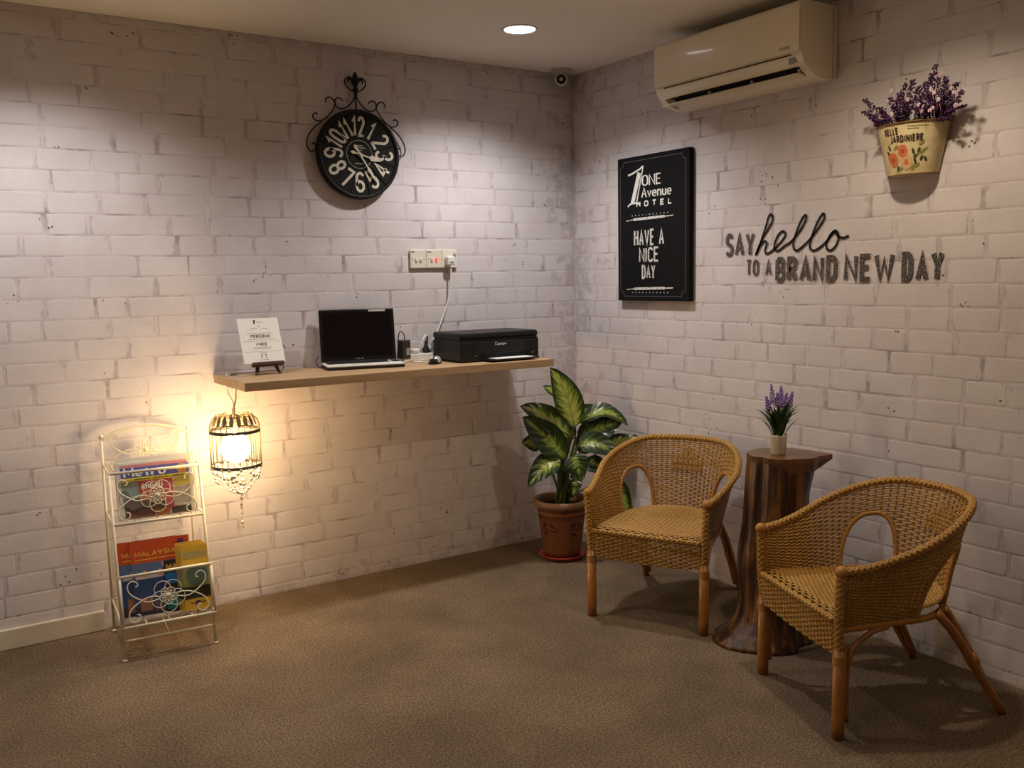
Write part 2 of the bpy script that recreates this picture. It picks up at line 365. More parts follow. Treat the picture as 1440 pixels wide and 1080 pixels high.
# ------------------------------------------------------------------ lettering: a small stroke alphabet
def arc(cx, cy, rx, ry, a0, a1, n=9):
    return [(cx+rx*math.cos(math.radians(a0+(a1-a0)*i/n)), cy+ry*math.sin(math.radians(a0+(a1-a0)*i/n))) for i in range(n+1)]
GLYPH = {
 'A': (.60, [[(0, 0), (.30, 1), (.60, 0)], [(.11, .32), (.49, .32)]]),
 'B': (.52, [[(0, 0), (0, 1)], [(0, 1), (.25, 1)]+arc(.25, .76, .23, .24, 90, -90)+[(0, .52)], [(.25, .52)]+arc(.27, .26, .25, .26, 90, -90)+[(0, 0)]]),
 'C': (.52, [arc(.28, .72, .26, .28, 20, 180)+arc(.28, .28, .26, .28, 180, 340)]),
 'D': (.54, [[(0, 0), (0, 1), (.2, 1)]+arc(.22, .68, .30, .32, 90, 0)+arc(.22, .32, .30, .32, 0, -90)+[(0, 0)]]),
 'E': (.46, [[(.46, 1), (0, 1), (0, 0), (.46, 0)], [(0, .52), (.38, .52)]]),
 'F': (.46, [[(.46, 1), (0, 1), (0, 0)], [(0, .52), (.36, .52)]]),
 'G': (.54, [arc(.28, .72, .26, .28, 20, 180)+arc(.28, .28, .26, .28, 180, 360)+[(.54, .48), (.32, .48)]]),
 'H': (.54, [[(0, 0), (0, 1)], [(.54, 0), (.54, 1)], [(0, .52), (.54, .52)]]),
 'I': (.08, [[(.04, 0), (.04, 1)]]),
 'J': (.38, [[(.38, 1), (.38, .25)]+arc(.19, .22, .19, .22, 0, -180)]),
 'L': (.44, [[(0, 1), (0, 0), (.44, 0)]]),
 'M': (.68, [[(0, 0), (0, 1), (.34, .25), (.68, 1), (.68, 0)]]),
 'N': (.56, [[(0, 0), (0, 1), (.56, 0), (.56, 1)]]),
 'O': (.56, [arc(.28, .70, .28, .30, 0, 180)+arc(.28, .30, .28, .30, 180, 360)+[(.56, .70)]]),
 'P': (.50, [[(0, 0), (0, 1), (.25, 1)]+arc(.25, .74, .25, .26, 90, -90)+[(0, .48)]]),
 'R': (.54, [[(0, 0), (0, 1), (.25, 1)]+arc(.25, .75, .25, .25, 90, -90)+[(0, .50)], [(.25, .50), (.54, 0)]]),
 'S': (.50, [arc(.25, .75, .24, .25, 20, 270)+arc(.25, .25, .25, .25, 90, -160)]),
 'T': (.54, [[(.27, 0), (.27, 1)], [(0, 1), (.54, 1)]]),
 'U': (.54, [[(0, 1), (0, .28)]+arc(.27, .28, .27, .28, 180, 360)+[(.54, 1)]]),
 'V': (.60, [[(0, 1), (.30, 0), (.60, 1)]]),
 'W': (.86, [[(0, 1), (.22, 0), (.43, .8), (.64, 0), (.86, 1)]]),
 'Y': (.58, [[(0, 1), (.29, .45), (.58, 1)], [(.29, .45), (.29, 0)]]),
 '0': (.50, [arc(.25, .72, .25, .28, 0, 180)+arc(.25, .28, .25, .28, 180, 360)+[(.50, .72)]]),
 '1': (.26, [[(0, .74), (.20, 1), (.20, 0)]]),
 '2': (.50, [arc(.25, .74, .24, .26, 170, -20)+[(.02, .02), (.02, 0), (.50, 0)]]),
 '3': (.50, [arc(.24, .75, .24, .25, 160, -80)+arc(.24, .26, .26, .26, 80, -165)]),
 '4': (.54, [[(.38, 0), (.38, 1), (0, .28), (.54, .28)]]),
 '5': (.50, [[(.46, 1), (.06, 1), (.03, .54)]+arc(.24, .32, .26, .31, 120, -160)]),
 '6': (.50, [arc(.25, .74, .24, .26, 25, 180)+[(.01, .28)]+arc(.25, .28, .25, .28, 180, 540)]),
 '7': (.50, [[(0, 1), (.50, 1), (.16, 0)]]),
 '8': (.50, [arc(.25, .76, .22, .24, -90, 270), arc(.25, .27, .25, .27, 90, 450)]),
 '9': (.50, [arc(.25, .26, .24, .26, 205, 360)+[(.49, .72)]+arc(.25, .72, .25, .28, 0, 360)]),
 'a': (.46, [[(.44, .62), (.44, 0)], arc(.22, .31, .22, .31, 0, 360, 14)]),
 'c': (.44, [arc(.23, .31, .22, .31, 45, 315, 14)]),
 'e': (.46, [[(.02, .33), (.44, .33)]+arc(.23, .31, .22, .31, 0, 315, 14)]),
 'n': (.44, [[(0, 0), (0, .62)], [(0, .42)]+arc(.21, .40, .21, .22, 160, 0, 8)+[(.42, 0)]]),
 'o': (.46, [arc(.23, .31, .22, .31, 0, 360, 16)]),
 'r': (.32, [[(0, 0), (0, .62)], [(0, .38)]+arc(.2, .40, .2, .22, 160, 50, 6)]),
 't': (.32, [[(.14, .85), (.14, .14)]+arc(.26, .14, .12, .14, 180, 290, 5), [(0, .62), (.30, .62)]]),
 'u': (.44, [[(0, .62), (0, .22)]+arc(.21, .22, .21, .22, 180, 360, 8)+[(.42, .62)], [(.42, .62), (.42, 0)]]),
 'v': (.44, [[(0, .62), (.22, 0), (.44, .62)]]),
}
def ribbon(mb, pts, w, fn, thin=None, sub=0, lift=0):
    """flat stroke along 2-D points; fn maps (u, v) to 3-D; thin = width of the horizontal strokes; lift = height above the surface"""
    if sub:
        q = []
        for a, b in zip(pts, pts[1:]):
            n = max(1, int(math.hypot(b[0]-a[0], b[1]-a[1])/sub)); q += [(a[0]+(b[0]-a[0])*i/n, a[1]+(b[1]-a[1])*i/n) for i in range(n)]
        pts = q+[pts[-1]]
    P = [Vector(p) for p in pts]; n = len(P); closed = n > 3 and (P[0]-P[-1]).length < 1e-4
    vs = []
    for i in range(n):
        a = P[i]-P[i-1] if i else (P[0]-P[-2] if closed else P[1]-P[0])
        b = P[i+1]-P[i] if i < n-1 else (P[1]-P[0] if closed else a)
        if a.length < 1e-9: a = b
        if b.length < 1e-9: b = a
        a = a.normalized(); b = b.normalized(); t = a+b
        t = t.normalized() if t.length > .2 else b
        nn = Vector((-t.y, t.x)); k = min(1.8, 1/max(.35, abs(nn.dot(Vector((-a.y, a.x))))))
        ww = w if thin is None else thin+(w-thin)*abs(t.y)
        vs += [P[i]+nn*(ww*k/2), P[i]-nn*(ww*k/2)]
    out = []
    for v in vs:
        p0 = Vector(fn(v.x, v.y))
        if lift:
            nrm = (Vector(fn(v.x+.002, v.y))-p0).cross(Vector(fn(v.x, v.y+.002))-p0)
            if nrm.length > 1e-12: p0 = p0+nrm.normalized()*lift
        out.append(p0)
    mb.add(out, [(2*i, 2*i+1, 2*i+3, 2*i+2) for i in range(n-1)])
def write(mb, txt, x, z, hgt, fn, width=None, sw=.16, gap=.09, thin=None, serif=0, jit=0, sub=0, seed=1):
    """strokes of txt with its lower-left corner at (x, z), cap height hgt, fitted to width; gap = clear space between letters"""
    rnd = random.Random(seed); s = sw*hgt; g = s+gap*hgt
    W = sum(.32 if c == ' ' else GLYPH[c][0] for c in txt)
    kx = (width-s-g*(len(txt)-1))/W if width else hgt; x += s/2
    th = s if thin is None else thin*hgt; h2 = hgt-th; z += th/2; lift = 0
    each = mb if callable(mb) else None
    for ch in txt:
        if ch == ' ': x += .32*kx+g; continue
        if each: mb = each()
        w, st = GLYPH[ch]; r = rnd.uniform(-jit, jit); dz = rnd.uniform(-jit, jit)*hgt*.4
        for k, line in enumerate(st):
            q = [(x+u*kx+r*v*hgt*.3, z+dz+v*h2) for u, v in line]; lift += .00008
            ribbon(mb, q, s, fn, None if thin is None else thin*hgt, sub, lift)
            if serif:
                for (u, v), (uu, vv) in ((line[0], line[1]), (line[-1], line[-2])):
                    if min(abs(v-y) for y in (0, 1, .62)) < .01 and abs(v-vv) > .05:
                        cx = x+u*kx; lift += .00006
                        ribbon(mb, [(cx-serif*hgt, z+dz+v*h2), (cx+serif*hgt, z+dz+v*h2)], th, fn, lift=lift)
        x += w*kx+g
def letters(parent, m_, name, *a, **k):    # the same, each character a part of its own
    made = []
    def nxt(): made.append(MB()); return made[-1]
    write(nxt, *a, **k)
    for q in made: q.build(name, m_, parent)
def catmull(pts, n=6, closed=False):
    P = [Vector(p) for p in pts]; out = []; k = len(P)
    for i in range(k if closed else k-1):
        p0 = P[(i-1) % k] if closed or i else P[0]*2-P[1]
        p1 = P[i]; p2 = P[(i+1) % k]; p3 = P[(i+2) % k] if closed or i+2 < k else p2*2-p1
        for j in range(n):
            t = j/n
            out.append(.5*((2*p1)+(p2-p0)*t+(2*p0-5*p1+4*p2-p3)*t*t+(3*p1-p0-3*p2+p3)*t**3))
    if not closed: out.append(P[-1])
    return out
def print_mat(name, col, speck=None, lo=.45, hi=.55, scale=160):
    M, t = new_mat(name, .6, .2)
    pos = t.n('NewGeometry').outputs['Position']
    c2 = speck or tuple(x*.8 for x in col)
    t.l(t.mix(t.ramp(t.noise(pos, scale, 3, .7), [(lo, (0, 0, 0)), (hi, (1, 1, 1))]), col, c2), t.b.inputs['Base Color'])
    return M
INK = print_mat('black_ink', (.012, .011, .012))
CHALK = print_mat('white_chalk', (.80, .78, .72))
CHALK_WORN = print_mat('worn_white_chalk', (.76, .74, .68), (.10, .095, .09), .50, .62, 190)
STAMP = print_mat('worn_black_stamp_ink', (.020, .017, .016), (.30, .26, .24), .49, .60, 230)
LETTER = print_mat('off_white_clock_numeral', (.74, .68, .55))

# ------------------------------------------------------------------ wall clock (left wall)
IRON = mat('black_wrought_iron', (.009, .008, .008), .55, .25, var=.2, vscale=40, bump=.2, bscale=90)
DIAL = mat('black_green_dial', (.011, .012, .008), .6, .15, var=.35, vscale=14)
CK = .97
clock = thing('wall_clock', 'round black iron wall clock with big cream numerals and a fleur-de-lis top', 'clock', (-1.250, -.004, 1.970))
cl = lambda u, v, d=-.0372: (u, d, v)
RY = Matrix.Rotation(math.pi/2, 4, 'X')
MB().lathe([(.186, .0), (.186, .030), (.187, .0355)], 64, M=RY).disc((0, 0, .0355), .187, 64, M=RY).build('dial', DIAL, clock)
MB().lathe([(.183, .0), (.203, .004), (.207, .022), (.205, .040), (.198, .046), (.190, .044), (.186, .034)], 72, M=RY).build('rim', IRON, clock, True)
for i in range(1, 13):
    a = math.radians(90-30*i); rr = .128; flip = 4 <= i <= 8
    rot = (a-math.pi/2) if not flip else (a+math.pi/2)
    hN = .096; wN = {1: .026, 10: .072, 11: .052, 12: .068}.get(i, .048)
    def fn(u, v, a=a, rot=rot):
        x, y = u, v-hN/2
        return cl(rr*math.cos(a)+x*math.cos(rot)-y*math.sin(rot), rr*math.sin(a)+x*math.sin(rot)+y*math.cos(rot))
    mb = MB(); write(mb, str(i), -wN/2, 0, hN, fn, wN, sw=.13, gap=.045); mb.build('numeral', LETTER, clock)
spokes = MB()
for i in range(12):
    a = math.radians(15+30*i)
    spokes.tube([(math.cos(a)*.075, -.037, math.sin(a)*.075), (math.cos(a)*.186, -.037, math.sin(a)*.186)], .0022, 5)
spokes.build('dial_dividers', IRON, clock)
MB().tube([(.064*math.cos(t*math.pi/24), -.0372, .064*math.sin(t*math.pi/24)) for t in range(48)], .0012, 4, closed=True).build('inner_ring', LETTER, clock)
fine = MB(); GREYINK = print_mat('faded_cream_print', (.42, .39, .31))
for k, (w, z) in enumerate(((.040, .040), (.064, .030), (.030, .019), (.044, -.042))): MB().box((0, -.0372, z), (w, .0004, .0045)).build('dial_print', GREYINK, clock)
def hand(name, ang, L, w, tail):
    d = Vector((math.sin(ang), math.cos(ang))); n_ = Vector((d.y, -d.x)); mb = MB()
    prof = [(-tail, .003), (-tail*.75, .009), (-tail*.5, .004), (0, .004), (L*.45, .003), (L*.55, w), (L*.75, w*.7), (L, .0012)]
    out = [d*a+n_*b for a, b in prof]+[d*a-n_*b for a, b in reversed(prof)]
    mb.prism([(p.x, p.y) for p in out], -.043 if name == 'hour_hand' else -.046, -.041 if name == 'hour_hand' else -.044)
    return mb.build(name, LETTER, clock)
hand('hour_hand', math.radians(104), .112, .014, .045); hand('minute_hand', math.radians(147), .150, .008, .05)
MB().lathe([(.008, .036), (.008, .049), (.004, .051), (0, .051)], 16, M=RY).build('hub', LETTER, clock, True)
def scroll(mb, pts, r=.0032, n=6, y=-.02): mb.tube([(p.x, y, p.y) for p in catmull(pts, n)], r, 6)
for sgn in (-1, 1):
    mb = MB(); S = lambda L_: [(sgn*x, z) for x, z in L_]
    scroll(mb, S([(.006, .262), (.022, .236), (.050, .212), (.078, .205), (.098, .214), (.104, .236), (.092, .252), (.074, .250), (.066, .240)]))
    scroll(mb, S([(.150, .228), (.146, .244), (.130, .252), (.112, .242), (.104, .222), (.112, .200), (.128, .180), (.150, .158), (.176, .142)]))
    scroll(mb, S([(.176, .142), (.196, .142), (.212, .152), (.212, .168), (.200, .176), (.190, .170)]))
    scroll(mb, S([(.172, .140), (.205, .115), (.235, .080), (.248, .045), (.244, .018), (.228, .004), (.210, .012), (.205, .030), (.214, .042), (.224, .036)]))
    scroll(mb, S([(.004, .290), (.020, .292), (.040, .305), (.052, .325), (.046, .345), (.030, .352), (.014, .345)]))
    mb.build('scrollwork', IRON, clock, True)
mb = MB(); mb.tube([(0, -.02, .19), (0, -.02, .29)], .004, 8)
ol = [(0, .376), (.007, .366), (.015, .350), (.013, .335), (.008, .322), (.016, .330), (.024, .338), (.032, .334), (.033, .322), (.038, .326), (.040, .338), (.034, .349), (.024, .351), (.016, .343), (.011, .318), (.012, .306), (.018, .300), (.012, .294), (.008, .275), (.004, .262)]
cen = [(0, .378), (.008, .365), (.014, .349), (.011, .330), (.007, .318), (.007, .305), (.013, .299), (.008, .290), (.006, .270), (.003, .258)]
mb.prism([(x, z) for x, z in cen]+[(-x, z) for x, z in reversed(cen[1:])], -.026, -.014)
for s_ in (-1, 1):
    mb.tube([(s_*p.x, -.02, p.y) for p in catmull([(.006, .312), (.014, .334), (.026, .345), (.037, .338), (.038, .324)], 5)], [.004+.0025*math.sin(i*.2) for i in range(21)], 6)
mb.build('fleur_de_lis', IRON, clock)

clock.scale = (CK, 1, CK)

# ------------------------------------------------------------------ switches and socket (left wall)
PLATE = mat('ivory_plastic', (.72, .68, .56), .35, .5, var=.03)
DARKSCREW = mat('screw_hole', (.05, .045, .04), .6)
WHITEP = mat('white_plastic', (.78, .76, .70), .35, .5, var=.03)
def plate(x, label, name, cat, group):
    t = thing(name, label, cat, (x, -.003, 1.4995), 0, group)
    MB().box((0, -.006, 0), (.0855, .012, .089), bev=.004).build('faceplate', PLATE, t)
    for s in (-1, 1): MB().lathe([(.0025, .0122), (0, .0124)], 10, M=Matrix.Translation((s*.031, 0, -.002)) @ RY).build('screw', DARKSCREW, t)
    return t
def rocker(t, x, z, m_, w=.012, h=.017):
    MB().box((x, -.0145, z), (w, .008, h), M=Matrix.Rotation(.12, 4, 'X'), bev=.002).build('rocker', m_, t)
def tiny_print(t, x, z, w):
    MB().box((x, -.0123, z), (w, .0004, .0045)).build('printed_mark', INK, t)
sw1 = plate(-.9515, 'ivory light switch with two plain rockers, leftmost of the three wall plates', 'wall_switch', 'switch', 'wall plates above the shelf')
rocker(sw1, -.011, -.002, WHITEP); rocker(sw1, .013, -.002, WHITEP); tiny_print(sw1, -.028, .034, .018)
sw2 = plate(-.8655, 'ivory wall switch with a glowing red rocker, middle of the three wall plates', 'wall_switch', 'switch', 'wall plates above the shelf')
rocker(sw2, -.013, -.002, WHITEP)
RED = mat('glowing_red_rocker', (.8, .03, .02), .3, .5, emit=(1, .05, .03), estr=2.2)
rocker(sw2, .012, -.002, RED); tiny_print(sw2, -.026, .034, .022)
sw3 = plate(-.7795, 'ivory wall socket with a white plug in it, rightmost of the three wall plates', 'wall_socket', 'socket', 'wall plates above the shelf')
rocker(sw3, .028, .030, WHITEP, .013, .013)
plug = thing('power_plug', 'white square plug with a white flex hanging from the wall socket', 'plug', (-.785, -.0155, 1.490))
MB().box((0, -.016, 0), (.044, .032, .046), bev=.008).box((0, -.020, -.026), (.016, .018, .014), bev=.004).build('plug_body', WHITEP, plug)
MB().box((-.001, -.0325, -.008), (.020, .0006, .008)).build('printed_mark', mat('grey_print', (.2, .19, .17)), plug)
flex = catmull([(0, -.020, -.03), (-.002, -.020, -.09), (-.012, -.018, -.17), (-.045, -.016, -.26), (-.085, -.020, -.34), (-.125, -.026, -.40), (-.150, -.036, -.437)], 8)
MB().tube(flex, .0042, 8).build('flex', WHITEP, plug, True)

# ------------------------------------------------------------------ black sign board (right wall): local u runs to the right (world -y)
BOARD = mat('matt_black_board', (.006, .006, .0065), .7, .12, var=.15, vscale=5)
sign = thing('sign_board', 'black chalk-style hotel sign board reading HAVE A NICE DAY', 'sign', (-.003, -.398, 1.279))
SW_, SH_ = .500, .692
MB().box((-.0145, -SW_/2, SH_/2), (.029, SW_, SH_), bev=.004).build('board', BOARD, sign)
sf = lambda u, v: (-.0300, -u, v)
mb = MB(); g = .022; cr = .026
bord = []
for (cx, cz, a0) in ((g, g, 90), (SW_-g, g, 180), (SW_-g, SH_-g, 270), (g, SH_-g, 0)):
    bord += arc(cx, cz, cr, cr, a0, a0-90 if False else a0-90, 5) if False else [(cx+cr*math.cos(math.radians(a0-90*i/5)), cz+cr*math.sin(math.radians(a0-90*i/5))) for i in range(6)]
ribbon(mb, bord+[bord[0]], .0022, sf); mb.build('border_line', print_mat('grey_chalk', (.16, .155, .15)), sign)
mb = MB(); E_ = lambda L_: [(u, v+.024) for u, v in L_]
ribbon(mb, E_([(.162, .588), (.112, .445)]), .026, sf); ribbon(mb, E_([(.190, .615), (.142, .445)]), .008, sf, lift=.0001)
ribbon(mb, E_([(.080, .582), (.112, .588), (.162, .603), (.190, .616)]), .009, sf, lift=.0002)
ribbon(mb, E_([(.078, .432), (.092, .442), (.110, .446), (.160, .446)]), .008, sf, lift=.0003)
mb.build('emblem', CHALK, sign)
letters(sign, CHALK, 'letter', 'ONE', .180, .547, .050, sf, .138, sw=.21, gap=.06, thin=.09, serif=.07)
letters(sign, CHALK, 'letter', 'Avenue', .176, .492, .048, sf, .212, sw=.20, gap=.04, thin=.09, serif=.06)
letters(sign, CHALK, 'letter', 'HOTEL', .140, .449, .029, sf, .248, sw=.24, gap=.9)
for z0, zd in ((.392, .411), (.058, .040)):
    mb = MB(); ribbon(mb, [(.067, z0-.004), (.12, z0), (.18, z0+.001)], .004, sf); ribbon(mb, [(.12, z0), (.25, z0+.002), (.34, z0+.003)], .012, sf, lift=.0001); ribbon(mb, [(.30, z0+.002), (.397, z0+.004)], .005, sf, lift=.0002)
    mb.build('divider_stroke', CHALK_WORN, sign)
    for i in range(11): MB().box((-.0300, -(.11+i*.025), zd), (.0004, .005, .005)).build('divider_dot', CHALK_WORN, sign)
for txt, x, z, w, h in (('HAVE A', .122, .263, .214, .079), ('NICE', .159, .185, .140, .072), ('DAY', .179, .105, .096, .068)):
    letters(sign, CHALK_WORN, 'letter', txt, x, z, h, sf, w, sw=.135, gap=.05, jit=.03, seed=len(txt))

# ------------------------------------------------------------------ wall decal (right wall)
decal = thing('wall_decal', 'black wall lettering reading SAY hello TO A BRAND NEW DAY', 'wall decal', (-.0045, 0, 0))
def wp(px, py): q = on_axis(px, py, 0, -.0045); return q.y, q.z
def decal_word(txt, x0, x1, y0l, y1l, y0r, y1r, sw, gap, seed):
    (ya, za), (yb, zb) = wp(x0, y1l), wp(x1, y1r); h = ((wp(x0, y0l)[1]-za)+(wp(x1, y0r)[1]-zb))/2; w = ya-yb
    letters(decal, STAMP, 'letter', txt, 0, 0, h, lambda u, v: (0, ya-u, za+(zb-za)*u/w+v), w, sw=sw, gap=gap, jit=.035, seed=seed)
decal_word('SAY', 1020, 1061, 328, 362, 326, 360, .16, .07, 3)
decal_word('TO A', 1049, 1085, 365, 388, 364, 388, .15, .07, 4)
decal_word('BRAND', 1090, 1178, 362, 398, 358, 397, .19, .06, 5)
decal_word('NEW', 1186, 1258, 358, 397, 354, 396, .19, .06, 6)
decal_word('DAY', 1267, 1327, 354, 396, 351, 396, .19, .06, 7)
hp = [(255, 325), (298, 225), (335, 165), (356, 118), (350, 90), (334, 98), (316, 160), (288, 245), (262, 318), (285, 268), (308, 244), (322, 256), (312, 292), (318, 316), (340, 308), (362, 290), (408, 242), (430, 205), (415, 185), (390, 205), (370, 248), (366, 284), (385, 300), (420, 274), (468, 240), (525, 165), (550, 112), (545, 92), (522, 120), (490, 200), (474, 262), (490, 298), (522, 280), (575, 228), (632, 150), (656, 104), (646, 84), (616, 130), (584, 212), (570, 272), (588, 298), (622, 284), (668, 244), (690, 206), (716, 182), (734, 198), (736, 235), (716, 276), (690, 297), (670, 286), (668, 250), (690, 214), (716, 190), (734, 214), (764, 224), (797, 212)]
q = catmull([wp(1000+x/4.114, 280+y/4.114) for x, y in hp], 4)
mb = MB()
ribbon(mb, [(p.x, p.y) for p in q], .0095, lambda u, v: (0, u, v)); mb.build('script_word', INK, decal, label='flowing black script word hello')

# ------------------------------------------------------------------ air conditioner (right wall)
ACW = mat('aged_white_plastic', (.80, .72, .55), .3, .5, var=.03, vscale=3, coat=.3)
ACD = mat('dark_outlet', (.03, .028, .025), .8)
ac = thing('air_conditioner', 'cream wall-mounted split air conditioner with its louver open', 'air conditioner', (-.004, -1.26, 2.122))
AL = .785
def extr(mb, prof, y0, y1):
    n = len(prof); mb.add([(x, y0, z) for x, z in prof]+[(x, y1, z) for x, z in prof],
        [tuple(range(n)), tuple(range(2*n-1, n-1, -1))]+[(i, i+n, (i+1) % n+n, (i+1) % n) for i in range(n)]); return mb
body = [(0, .006), (-.035, .006), (-.035, .0), (-.075, 0), (-.095, .004), (-.115, .030), (-.165, .052), (-.178, .040), (-.192, .056), (-.201, .085), (-.203, .255), (-.19, .270), (0, .270)]
autosmooth(extr(MB(), body, -AL/2+.03, AL/2-.03).build('casing', ACW, ac), 25)
endp = [(0, .006), (-.035, .006), (-.036, 0), (-.075, 0), (-.115, .006), (-.155, .022), (-.183, .045), (-.198, .072), (-.204, .090), (-.205, .255), (-.19, .272), (0, .272)]
for s in (-1, 1):
    autosmooth(extr(MB(), endp, s*(AL/2-.032), s*AL/2).build('end_cap', ACW, ac), 25)
autosmooth(extr(MB(), [(-.199, .087), (-.2135, .088), (-.2155, .100), (-.214, .256), (-.206, .267), (-.196, .269)], -AL/2+.004, AL/2-.004).build('front_panel', ACW, ac), 25)
MB().box((-.138, 0, .041), (.050, AL-.12, .004), M=Matrix.Translation((0, 0, 0))).build('air_outlet', ACD, ac)
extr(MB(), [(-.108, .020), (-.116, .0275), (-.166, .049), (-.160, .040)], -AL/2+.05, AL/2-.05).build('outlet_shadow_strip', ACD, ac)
lv = MB(); lv.tube([(0, 0, 0)], .001) if False else None
extr(lv, [(-.118, .018), (-.150, .022), (-.190, .016), (-.206, .008), (-.207, .005), (-.190, .010), (-.150, .016), (-.118, .013)], -AL/2+.045, AL/2-.045)
autosmooth(lv.build('louver', ACW, ac), 40)
for y in (-.34, -.11, .12, .33): MB().box((-.150, y, .026), (.012, .006, .022)).build('louver_arm', ACW, ac)
GREYP = mat('grey_mark', (.42, .40, .36), .5)
MB().box((-.2165, -.325, .108), (.0006, .046, .010)).build('printed_mark', GREYP, ac)
MB().box((-.193, -.345, .062), (.0012, .030, .026), M=Matrix.Translation((-.0035, 0, 0))).build('sticker', mat('grey_sticker', (.33, .32, .28), .5), ac)
MB().box((-.20, 0, .082), (.004, AL-.10, .004)).build('seam', ACD, ac)
MB().box((-.025, -AL/2-.0012, .136), (.002, .002, .258)).build('side_seam', GREYP, ac)

# ------------------------------------------------------------------ security camera (corner of the ceiling)
cc = thing('security_camera', 'small white dome security camera under the ceiling in the corner', 'camera', (-.135, -.085, H-.001))
CCW = mat('camera_housing', (.50, .48, .50), .4, .4)
MB().lathe([(0, 0), (.050, 0), (.050, -.016), (.044, -.024), (.0, -.024)], 32).build('base', CCW, cc, False)
look = (CAM+Vector((-.5, 0, -.3))-Vector((-.135, -.085, H-.05))).normalized()
q = look.to_track_quat('Z', 'Y').to_matrix().to_4x4()
T = Matrix.Translation((0, 0, -.044)) @ q
MB().ball((0, 0, -.044), .038, 20, 14).build('ball', CCW, cc, True)
MB().lathe([(.030, .022), (.0305, .040), (.025, .043), (.024, .036)], 28, M=T).build('lens_ring', mat('pale_ring', (.62, .60, .60), .4), cc, True)
MB().disc((0, 0, .0365), .0245, 24, M=T).build('lens', mat('black_glass', (.006, .006, .007), .08, .6), cc)

# ------------------------------------------------------------------ wall planter (right wall)
TIN = new_mat('printed_tin', .5, .4); t = TIN[1]; pos = t.n('TexCoord').outputs['Object']
base_c = t.ramp(t.noise(pos, 18, 4, .6), [(.3, (.56, .43, .20)), (.65, (.76, .65, .38))])
sep = t.n('SeparateXYZ'); t.l(pos, sep.inputs[0])
wear = t.ramp(t.math('ADD', t.math('ABSOLUTE', t.math('DIVIDE', sep.outputs['Y'], .125)), t.math('MULTIPLY', t.noise(pos, 40, 3), .35)), [(1.06, (0, 0, 0)), (1.2, (1, 1, 1))])
t.l(t.mix(t.math('MULTIPLY', wear, .8), base_c, (.22, .10, .03)), t.b.inputs['Base Color']); TIN = TIN[0]
PH = .172
planter = thing('wall_planter', 'cream tin half-bucket planter printed BELLE JARDINIERE and orange roses on the wall', 'planter', (-.004, -1.992, 1.735))
def tinp(u, v, off=0):                     # u: angle fraction -1..1 left to right, v: 0..1 upward
    k = max(0, min(1, v)); a = u*math.pi/2; rx = .090+.038*v; dp = .072+.040*v
    return Vector((-(dp+off)*max(0, math.cos(a))**.75, -(rx+off)*math.sin(a), v*PH))
def tin_shell(off, n=28, mm=6):
    mb = MB(); vs = []; fs = []
    for j in range(mm+1):
        for i in range(n+1): vs.append(tinp(-1+2*i/n, j/mm, off))
    for j in range(mm):
        for i in range(n): a = j*(n+1)+i; fs.append((a, a+1, a+n+2, a+n+1))
    return mb.add(vs, fs)
tb = tin_shell(0); tb.add([(0, .128, PH), (0, -.128, PH), (0, -.09, 0), (0, .09, 0)], [(0, 1, 2, 3)])
tb.add([tinp(-1+2*i/28, 0) for i in range(29)], [tuple(range(29))]); tb.build('bucket', TIN, planter, True)
RUST = mat('rusty_rim', (.17, .075, .02), .6, .3, var=.4, vscale=30)
MB().tube([tinp(-1+2*i/40, 1, .001) for i in range(41)], .0032, 8).build('rim', RUST, planter, True)
MB().tube([tinp(-1+2*i/40, 0, .0005) for i in range(41)], .002, 6).build('foot_rim', RUST, planter, True)
tf = lambda u, v: tinp(.22+u/.128*.60, v/PH, .0012)   # u, v in metres on the front
mb = MB(); write(mb, 'BELLE', -.112, .134, .024, tf, .066, sw=.20, sub=.004); mb.build('lettering', print_mat('brown_black_print', (.05, .022, .014)), planter, kind='stuff')
mb = MB(); write(mb, 'JARDINIERE', -.088, .107, .024, tf, .142, sw=.20, sub=.004); mb.build('lettering', MATS['brown_black_print'], planter, kind='stuff')
def blot(mb, cx, cz, rx, rz, rot=0, n=12, lift=0):
    ca, sa = math.cos(rot), math.sin(rot); vs = [tf(cx, cz)]
    for i in range(n):
        a = 2*math.pi*i/n; x, z = rx*math.cos(a), rz*math.sin(a)*(1 if n > 9 else 1)
        vs.append(tinp((cx+x*ca-z*sa)/.128*.60+.22, (cz+x*sa+z*ca)/PH, .0012+lift))
    vs[0] = tinp(.22+cx/.128*.60, cz/PH, .0012+lift)
    mb.add(vs, [(0, 1+i, 1+(i+1) % n) for i in range(n)])
ROSE = print_mat('orange_rose_print', (.72, .20, .09)); ROSED = print_mat('deep_rose_print', (.55, .11, .05)); ROSEC = print_mat('cream_rose_print', (.78, .50, .24)); LEAFP = print_mat('dark_leaf_print', (.06, .065, .025)); OLIVEP = print_mat('olive_leaf_print', (.30, .28, .08))
for cx, cz, r, m1, m2 in ((-.088, .052, .026, ROSE, ROSED), (-.036, .078, .023, ROSE, ROSED), (-.022, .040, .027, ROSEC, ROSE)):
    mb = MB(); 
    for i in range(7): a = i*.9; blot(mb, cx+r*.5*math.cos(a), cz+r*.45*math.sin(a), r*.55, r*.5, a, lift=i*.00003)
    mb.build('printed_rose', m1, planter)
    mb = MB()
    for i in range(5): a = i*1.3+.4; blot(mb, cx+r*.28*math.cos(a), cz+r*.26*math.sin(a), r*.26, r*.10, a+1.2, lift=.0004+i*.00003)
    blot(mb, cx, cz, r*.2, r*.18, lift=.0006); mb.build('rose_heart', m2, planter)
mb = MB()
